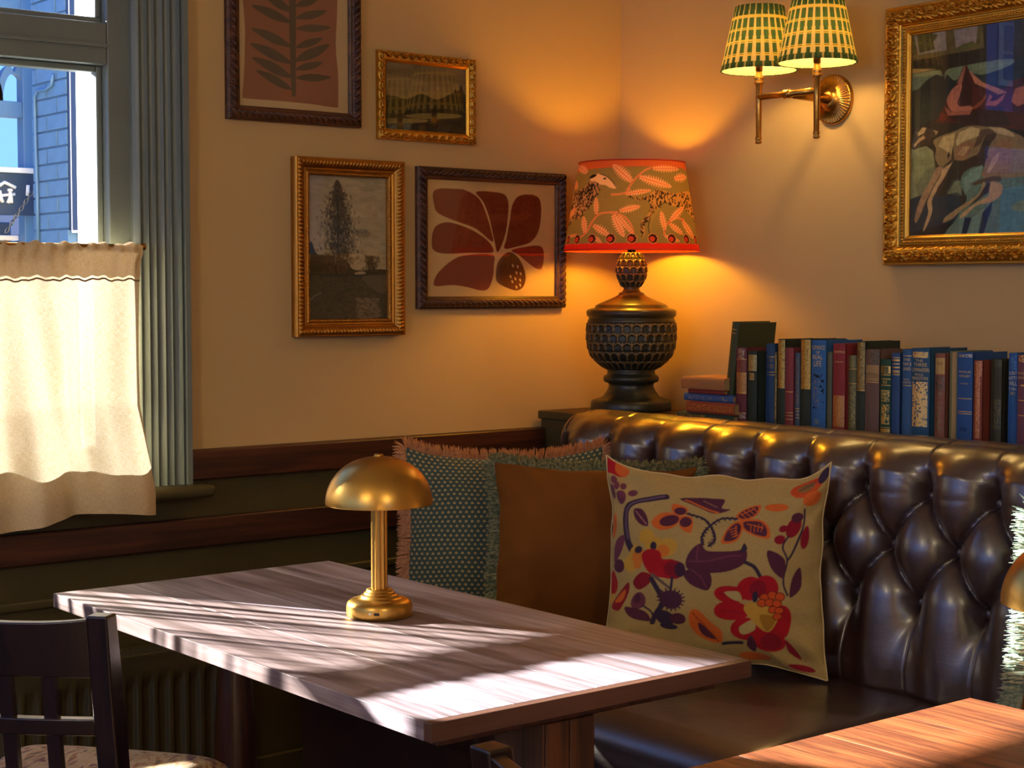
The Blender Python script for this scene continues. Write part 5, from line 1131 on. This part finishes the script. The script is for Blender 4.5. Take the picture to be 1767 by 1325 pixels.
# leaning green book on the stack
org = (3.275, 3.101, zs + .002); r = empty('book', org, (math.radians(7), 0, 0)); tag(r, 'tall dark green book leaning on the row above the stack', 'book', 'old books standing on the ledge')
h_, wd, xs, D_ = .193, .026, -.07, .145
m = MB().box(xs + .003, xs + D_, wd / 2 - .0025, wd / 2, 0, h_).box(xs + .003, xs + D_, -wd / 2, -wd / 2 + .0025, 0, h_)
N = 8; vs = []; fs = []
for i in range(N + 1):
    t = i / N; bx_ = xs + .004 * (2 * t - 1) ** 2; vs += [(bx_, wd / 2 - wd * t, 0), (bx_, wd / 2 - wd * t, h_)]
for i in range(N): fs.append((2 * i, 2 * i + 2, 2 * i + 3, 2 * i + 1))
m.add(vs, fs).build('cover', bcloth((54, 64, 36)), r)
MB().box(xs + .004, xs + D_ - .004, -wd / 2 + .0025, wd / 2 - .0025, .003, h_ - .003).build('pages', M['page'], r)
for zz in (h_ - .03, h_ - .02, .02): MB().box(xs - .0004, xs + .001, -wd / 2 + .006, wd / 2 - .006, zz, zz + .0015).build('gilt_line', M['gold'], r)

# ------------------------------------------------------------------ cushions
def cushion(name, label, base, xdir, W, H, lean, T_, matf, matb, k=(.05, .05), topk=None, seed=0, cols=None, NN=150, group=None, wrk=.004, earp=2.6):
    rz = math.atan2(xdir[1], xdir[0]); r = empty(name, base, (-math.radians(lean), 0, rz)); tag(r, label, 'cushion', group)
    g = np.linspace(-1, 1, NN); U, V = np.meshgrid(g, g, indexing='ij')
    topk = k[1] if topk is None else topk
    kz = np.where(V > 0, topk, k[1])
    X = W / 2 * (U - k[0] * U ** 3 * (1 - np.abs(V) ** 2.2)); Z = H / 2 + H / 2 * (V - kz * 2 * V ** 3 * (1 - np.abs(U) ** np.where(V > 0, earp, 2.6)))
    th_ = (np.clip(1 - np.abs(U) ** 2.4, 0, 1) * np.clip(1 - np.abs(V) ** 2.4, 0, 1)) ** .62
    an = np.arctan2(V, U); rr = np.hypot(U, V)
    wr = wrk * (vnoise(U * 3 + 9, V * 3 + 5, seed) - .5) * 2 + wrk * .8 * np.sin(an * 22 + 3 * vnoise(U * 2 + 4, V * 2 + 7, seed + 1)) * np.exp(-((1.25 - rr) / .28) ** 2) * (th_ > 0)
    ear = -.02 * np.clip(rr - 1.1, 0, 1)
    Yf = -T_ / 2 * th_ + wr * np.minimum(1, th_ * 4) + ear; Yb = T_ / 2 * th_ + ear
    X = X + wrk * (vnoise(U * 4, V * 4 + 2, seed + 3) - .5); Z = Z + wrk * (vnoise(U * 4 + 5, V * 4, seed + 4) - .5)
    uv = np.stack([(U + 1) / 2, (V + 1) / 2], -1)
    cf = cols(U, V) if cols else None
    gridmesh('front_cover', np.stack([X, Yf, Z], -1), matf, r, cols=cf, uv=uv)
    gridmesh('back_cover', np.stack([X, Yb + .0002, Z], -1)[::3, ::3] if False else np.stack([X, Yb, Z], -1), matb, r, cols=cf[::-1] if cf is not None else None, uv=uv)
    e = np.concatenate([np.stack([a[:, 0] if False else a for a in (X[0, :], Yf[0, :], Z[0, :])], -1), np.stack([X[:, -1], Yf[:, -1], Z[:, -1]], -1), np.stack([X[-1, ::-1], Yf[-1, ::-1], Z[-1, ::-1]], -1), np.stack([X[::-1, 0], Yf[::-1, 0], Z[::-1, 0]], -1)])
    return r, e
def fringe(r, e, mat, H, n=1500, L=.027, seed=3):
    rg = np.random.default_rng(seed); d = np.r_[0, np.cumsum(np.linalg.norm(np.diff(e, axis=0), axis=1))]; s = np.sort(rg.random(n)) * d[-1]
    p = np.stack([np.interp(s, d, e[:, i]) for i in range(3)], -1); tng = np.stack([np.interp(np.minimum(s + .004, d[-1]), d, e[:, i]) - np.interp(np.maximum(s - .004, 0), d, e[:, i]) for i in range(3)], -1)
    tng /= np.linalg.norm(tng, axis=1)[:, None] + 1e-9
    out = np.stack([-tng[:, 2], 0 * s, tng[:, 0]], -1); c = np.array([0, 0, H / 2]); sg_ = np.sign(((p - c) * out).sum(1))[:, None]; out = out * sg_
    ck = (p - c); ck[:, 1] = 0; ck /= np.linalg.norm(ck, axis=1)[:, None]; out = out * .7 + ck * .45; out /= np.linalg.norm(out, axis=1)[:, None]
    bend = rg.normal(0, .14, (n, 1)); yb = rg.normal(0, .28, (n, 1)); cl = .10 * np.sin(s * 260)[:, None]
    dirv = out + tng * (bend + cl) + np.array([0, 1, 0]) * yb; dirv /= np.linalg.norm(dirv, axis=1)[:, None]
    ln = L * (.82 + .3 * rg.random((n, 1))); droop = np.array([0, 0, -.0045])
    wv = tng * .0015; tw = np.array([0, 1, 0]) * .0009
    V = []; 
    for k_ in range(4):
        f = k_ / 3; q = p - out * .004 + dirv * ln * f + droop * f * f; ww = 1 if k_ < 3 else .35; V += [q - wv * ww - tw, q + wv * ww + tw]
    V = np.stack(V, 1).reshape(-1, 3); base = np.arange(n)[:, None, None] * 8
    F = (base + np.array([[0, 1, 3, 2], [2, 3, 5, 4], [4, 5, 7, 6]])[None]).reshape(-1, 4)
    o = join_np('fringe', [(V, F)], mat, r, smooth=False); o['kind'] = 'stuff'; return o
def fr_mat(name, c1, c2):
    n = NT(name); a = n.n('TexNoise', {'Vector': n.coords(), 'Scale': 130.0, 'Detail': 2.0}).outputs[0]
    c = n.mix(n.ramp(a, [(.4, (0, 0, 0)), (.6, (1, 1, 1))]), lin(c1), lin(c2))
    return n.fin(n.n('MixShader', {0: .3, 1: n.pbr(c=c, r=.8), 2: n.n('BsdfTranslucent', {'Color': c}).outputs[0]}).outputs[0])
M['fr_peach'] = fr_mat('peach_fringe', (206, 148, 104), (226, 176, 130)); M['fr_green'] = fr_mat('sage_fringe', (96, 108, 82), (160, 160, 124)); M['fr_sunlit'] = fr_mat('sunlit_sage_fringe', (118, 138, 120), (170, 176, 150))  # last one is the sage fringe again, lightened for the sun on it
# block print
n = NT('block_print'); uv = n.n('UVMap').outputs[0]; sp_ = n.n('SeparateXYZ', {0: uv}); CX, CY = 33.0, 38.0
yy = n.math('MULTIPLY', sp_.outputs[1], CY); rw = n.math('FLOOR', yy); odd = n.math('MULTIPLY', n.math('MODULO', rw, 2.0), .5)
xx = n.math('ADD', n.math('MULTIPLY', sp_.outputs[0], CX), odd); fx_ = n.math('SUBTRACT', n.math('FRACT', xx), .5); fy_ = n.math('SUBTRACT', n.math('FRACT', yy), .5)
fy2 = n.math('MULTIPLY', fy_, .8); drop = n.math('MULTIPLY', n.math('ABSOLUTE', fx_), n.math('ADD', 1.0, n.math('MULTIPLY', fy_, 1.2)))
d_ = n.math('SQRT', n.math('ADD', n.math('POWER', drop, 2.0), n.math('POWER', fy2, 2.0)))
ring = n.math('SUBTRACT', n.math('LESS_THAN', d_, .215), n.math('LESS_THAN', d_, .09)); dot = n.math('LESS_THAN', d_, .0)
dk = n.math('MULTIPLY', n.math('LESS_THAN', n.math('ABSOLUTE', n.math('ADD', fy_, .33)), .07), n.math('LESS_THAN', n.math('ABSOLUTE', fx_), .16))
base = n.mix(dk, lin((62, 80, 70)), lin((34, 46, 40))); c = n.mix(n.math('MAXIMUM', ring, dot), base, lin((206, 178, 112)))
wv = n.n('TexNoise', {'Vector': n.coords(), 'Scale': 700.0}).outputs[0]
M['block'] = n.fin(n.pbr(c=c, r=.85, sheen=.15, nor=n.bump(wv, .25, .002)))
n = NT('brown_velvet'); nz = n.n('TexNoise', {'Vector': n.coords(), 'Scale': 5.0, 'Detail': 3.0}).outputs[0]
M['velvet'] = n.fin(n.pbr(c=n.mix(nz, lin((100, 56, 14)), lin((134, 80, 24))), r=.85, sheen=.6, sr=.35, st=lin((220, 150, 60)) + (1,), spec=.2))
SZ = .507
r, e = cushion('block_print_cushion', 'green block printed cushion with peach fringe in the corner', (2.652, 3.356, SZ), (.8, -.6), .52, .45, 10, .15, M['block'], M['block'], (.05, .05), .075, 1)
fringe(r, e, M['fr_peach'], .45, 2800, .037, 3)
r, e = cushion('velvet_cushion', 'brown velvet cushion with sage fringe between the two patterned cushions', (2.627, 3.0, SZ), (.62, -.785), .50, .44, 10, .17, M['velvet'], M['velvet'], (.07, .05), .05, 11, wrk=.009, group='velvet cushions on the banquette')
fringe(r, e, M['fr_green'], .44, 2800, .034, 5)
r, e = cushion('velvet_cushion', 'sunlit cushion with sage fringe cut by the right edge', (2.68, 1.594, SZ), (.12, -.99), .46, .44, 10, .15, M['velvet'], M['velvet'], (.06, .05), .04, 15, group='velvet cushions on the banquette')
fringe(r, e, M['fr_sunlit'], .44, 3600, .050, 6)
# floral linen
cv = Canvas(0, 0, 1325, 1325, 2.6, (180, 154, 96))
PL, PL2, OR, RE, RE2, OC, DK = (88, 42, 62), (116, 58, 78), (214, 104, 40), (176, 26, 38), (142, 26, 42), (204, 158, 62), (58, 44, 66)
pol = lambda c, *p: cv.poly(p, c)
cv.line([(440, 300), (380, 325), (300, 350), (255, 400), (248, 480), (262, 560), (300, 610)], 36, DK, sm=True); cv.line([(430, 300), (375, 325), (297, 352), (258, 402), (250, 480), (262, 550)], 14, (104, 78, 100), sm=True)
pol(PL, (300, 400), (340, 395), (375, 430), (390, 485), (340, 475), (305, 440)); cv.line([(310, 410), (380, 475)], 4, (200, 140, 130))
for e_ in ((155, 240, 18, 22), (178, 265, 14, 26), (210, 255, 16, 20), (155, 310, 16, 42), (210, 330, 30, 48), (268, 288, 24, 24)): cv.ell(*e_, PL2)
pol(RE, (70, 120), (150, 125), (215, 150), (190, 205), (130, 215), (85, 240)); pol(OR, (150, 130), (215, 150), (200, 200), (150, 190)); pol(RE2, (75, 220), (110, 250), (120, 300), (95, 320))
pol(PL, (510, 290), (710, 285), (715, 340), (760, 350), (700, 372), (640, 360)); cv.line([(540, 300), (630, 345), (700, 368)], 10, OR, sm=True); cv.line([(620, 300), (690, 335)], 5, (150, 110, 90))
for P_, E_ in (([(490, 335), (555, 360), (550, 400), (520, 412), (485, 385)], (525, 383, 28, 24, 0)), ([(405, 465), (440, 410), (490, 400), (530, 420), (510, 480), (450, 500)], (485, 445, 45, 30, -.5)), ([(530, 420), (580, 410), (597, 460), (590, 505), (540, 480)], (560, 445, 28, 30, .3))):
    pol(OR, *P_); cv.ell(E_[0], E_[1], E_[2], E_[3], PL, rot=E_[4])
for P_ in ([(795, 385), (830, 340), (890, 310), (880, 370), (830, 405)], [(820, 410), (900, 400), (950, 440), (962, 497), (890, 485), (830, 450)], [(805, 415), (830, 440), (810, 510), (745, 535), (760, 460)]):
    q = np.array(P_, float); c_ = q.mean(0); pol(OR, *[tuple(c_ + (a - c_) * 1.08) for a in q]); pol(PL, *[tuple(c_ + (a - c_) * .84) for a in q]); cv.line([tuple(c_ * .4 + q[0] * .6), tuple(c_ * .4 + q[2] * .6)], 5, OR)
    for t in (-.4, -.1, .2, .5): m_ = c_ + (q[2] - c_) * t; d = np.array([-(q[2] - c_)[1], (q[2] - c_)[0]]) * .35; cv.line([tuple(m_ - d), tuple(m_ + d)], 4, OR)
for P_ in ([(560, 395), (640, 410), (690, 470), (710, 530), (690, 565)], [(800, 400), (720, 405), (670, 460), (650, 520), (660, 560)]):
    cv.line(P_, 12, DK, sm=True)
    for a, b in zip(P_[:-1], P_[1:]):
        for t in (.2, .5, .8): x, y = a[0] + (b[0] - a[0]) * t, a[1] + (b[1] - a[1]) * t; cv.line([(x - 9, y - 9), (x + 9, y + 9)], 6, DK)
pol(PL, (610, 600), (650, 555), (690, 590), (800, 570), (860, 560), (865, 620), (800, 670), (720, 700), (640, 705), (602, 670)); pol(PL, (600, 700), (700, 690), (730, 740), (715, 795), (640, 770), (600, 730)); pol(DK, (835, 575), (848, 528), (868, 560))
cv.line([(615, 650), (700, 640), (780, 600), (840, 590)], 8, PL2, sm=True); cv.line([(630, 690), (680, 730), (710, 780)], 8, PL2, sm=True); cv.line([(640, 570), (650, 650)], 8, PL2); cv.line([(865, 625), (910, 650), (945, 700)], 18, DK, sm=True)
for e_ in ((385, 540, 45, 40), (500, 590, 45, 48), (310, 690, 42, 48), (430, 580, 50, 40), (330, 620, 36, 36)): cv.ell(*e_, OC)
for e_ in ((480, 610, 32, 32), (350, 645, 34, 46), (352, 690, 22, 24)): cv.ell(*e_, (216, 124, 46))
cv.ell(345, 610, 24, 20, DK); cv.ell(430, 590, 16, 24, DK)
pol(RE, (370, 640), (400, 608), (460, 610), (485, 650), (540, 650), (595, 690), (570, 740), (490, 745), (440, 740), (395, 700)); pol(RE2, (330, 780), (380, 730), (435, 740), (430, 790), (370, 830), (330, 810)); cv.ell(550, 697, 50, 44, RE2); cv.ell(578, 697, 26, 36, (66, 36, 58))
for t in range(4): cv.line([(480 + t * 5, 670 + t * 18), (560, 680 + t * 12)], 3, (96, 20, 36))
cv.line([(440, 760), (490, 830), (510, 880), (480, 960), (470, 1005)], 26, DK, sm=True); cv.line([(440, 735), (530, 790)], 14, (104, 84, 80)); cv.line([(540, 740), (535, 800)], 12, DK)
cv.ell(545, 850, 52, 50, (80, 42, 66))
for i in range(18): a = i / 18 * 2 * PI; cv.line([(545 + 44 * math.cos(a), 850 + 42 * math.sin(a)), (545 + 64 * math.cos(a), 850 + 60 * math.sin(a))], 8, (80, 42, 66))
cv.ell(380, 890, 42, 48, PL2); cv.ell(372, 880, 20, 26, PL); pol(PL, (315, 930), (420, 945), (458, 1000), (360, 985)); cv.ell(530, 960, 48, 44, DK); cv.ell(592, 950, 38, 34, PL); cv.ell(550, 1010, 42, 24, DK); cv.line([(410, 915), (460, 950), (475, 1000)], 10, DK, sm=True)
pol(PL2, (195, 580), (240, 538), (238, 640), (195, 690)); cv.ell(235, 710, 38, 38, PL); pol(RE, (168, 800), (195, 740), (225, 800), (225, 860), (195, 885)); pol(RE2, (218, 935), (290, 800), (306, 870), (282, 955)); pol(OR, (235, 915), (280, 840), (285, 900)); cv.ell(172, 500, 15, 72, OR); cv.ell(145, 530, 12, 40, PL); cv.ell(205, 905, 18, 30, OC)
for e_ in ((815, 800, 68, 48), (830, 890, 76, 55), (900, 760, 60, 62), (975, 750, 62, 60), (900, 990, 70, 68), (1010, 1040, 70, 75), (1062, 930, 52, 95)): cv.ell(*e_, RE)
for e_ in ((815, 800, 68, 48), (830, 890, 76, 55), (900, 990, 70, 68)): cv.line([(e_[0] - 40, e_[1]), (e_[0] + 40, e_[1] + 10)], 7, RE2)
pol((190, 170, 110), (790, 790), (850, 780), (870, 830), (830, 825)); pol((190, 170, 110), (870, 980), (930, 930), (945, 985), (890, 1025)); cv.ell(1020, 1050, 44, 50, RE2); cv.ell(940, 760, 40, 46, RE2)
pol(OC, (880, 870), (920, 830), (1010, 850), (1050, 900), (1040, 950), (1000, 995), (930, 940)); cv.ell(930, 800, 14, 30, DK); pol((170, 120, 40), (960, 900), (1040, 910), (1000, 990))
for x, y in ((975, 800), (1010, 785), (1045, 790), (965, 830), (1000, 825), (1035, 828), (1020, 865), (1050, 868), (1045, 905)): cv.ell(x, y, 24, 23, (96, 28, 24)); cv.ell(x, y, 20, 19, (214, 86, 36))
pol(PL, (930, 1020), (960, 1080), (950, 1130), (915, 1090)); pol(RE2, (1080, 1030), (1120, 1080), (1145, 1140), (1090, 1100))
pol(OR, (645, 905), (690, 897), (760, 970), (795, 1020), (790, 1090), (700, 1060), (655, 1000)); pol(PL, (690, 960), (740, 1010), (765, 1065), (705, 1035)); cv.line([(660, 910), (720, 980), (780, 1080)], 6, (150, 60, 30), sm=True)
cv.ell(1065, 430, 34, 56, RE2); cv.ell(1020, 500, 26, 25, RE2); cv.ell(1068, 375, 28, 28, PL); cv.ell(1020, 440, 20, 20, RE2); cv.line([(1055, 480), (1040, 540), (1070, 610), (1060, 720), (1080, 780)], 9, DK, sm=True); cv.line([(1095, 330), (1110, 440), (1090, 560), (1070, 610)], 10, DK, sm=True)
pol(PL, (970, 563), (1055, 600), (1060, 700), (990, 650)); pol(PL, (1100, 700), (1130, 640), (1140, 740), (1090, 790)); cv.ell(1130, 480, 18, 60, RE2)
cv.ell(1080, 200, 78, 58, (206, 80, 36), rot=-.5); cv.ell(1075, 195, 42, 32, (150, 110, 60), rot=-.5); cv.ell(1150, 150, 26, 44, DK); cv.ell(1120, 270, 44, 44, OR); cv.ell(965, 318, 52, 24, OR)
for i in range(4): cv.line([(1045 + i * 18, 215 - i * 8), (1075 + i * 16, 170 - i * 6)], 4, DK)
cv.ell(950, 1165, 74, 30, OR); cv.line([(805, 1095), (890, 1080)], 22, DK); cv.ell(1150, 1190, 60, 20, RE2)
Q = np.array([(95, 130), (1172, 95), (1262, 1225), (225, 1240)], float)   # printed square: TL TR BR BL
def fcol(U, V):
    a = ((U + 1) / 2)[..., None]; b = ((1 - V) / 2)[..., None]; p_ = (Q[0] * (1 - a) + Q[1] * a) * (1 - b) + (Q[3] * (1 - a) + Q[2] * a) * b
    return cv.sample(p_[..., 0], p_[..., 1])
M['floral'] = vcol('floral_linen', r=.88, weave=420, sheen=.1, spec=.2)
r, e = cushion('floral_cushion', 'cream linen cushion printed with red and plum flowers on the seat', (2.655, 2.615, SZ), (.5, -.866), .52, .475, 5, .16, M['floral'], M['floral'], (.08, .06), .085, 21, cols=fcol, NN=330, wrk=.010, earp=6.0)
M['piping'] = cloth('linen_piping', (206, 184, 130))
MB().tube([tuple(p_) for p_ in e[::4]], .0022, 6, cap=False).build('piping', M['piping'], r, smooth=True)

# ------------------------------------------------------------------ globe pendants added behind the viewpoint, unseen warm fill for the walls
glow = emit('fill_globe_glow', (1, .82, .50), 32)
for (x, y), lb in (((.6, -1.0), 'unseen fill light globe added nearest the back wall'), ((-1.2, 1.1), 'unseen fill light globe added nearest the street windows')):
    O = (x, y, HC); pd = empty('fill_globe_lamp', O); tag(pd, lb, 'pendant', 'added fill light globes over the room')
    MB(O).tube([(x, y, HC), (x, y, 2.46)], .004, 8).build('cord', M['black'], pd, smooth=True)
    MB(O).lathe([(.05, -.02), (.05, -.001)], 24, (x, y, HC)).build('ceiling_rose', M['abrass'], pd, smooth=True)
    MB(O).lathe([(.03, 0), (.04, .02), (.04, .05), (.01, .07)], 20, (x, y, 2.40)).build('gallery', M['abrass'], pd, smooth=True)
    MB(O).lathe([(0, -.19)] + [(.19 * math.sin(a), -.19 * math.cos(a)) for a in np.linspace(.15, PI - .2, 14)], 24, (x, y, 2.22)).build('globe', glow, pd, smooth=True)
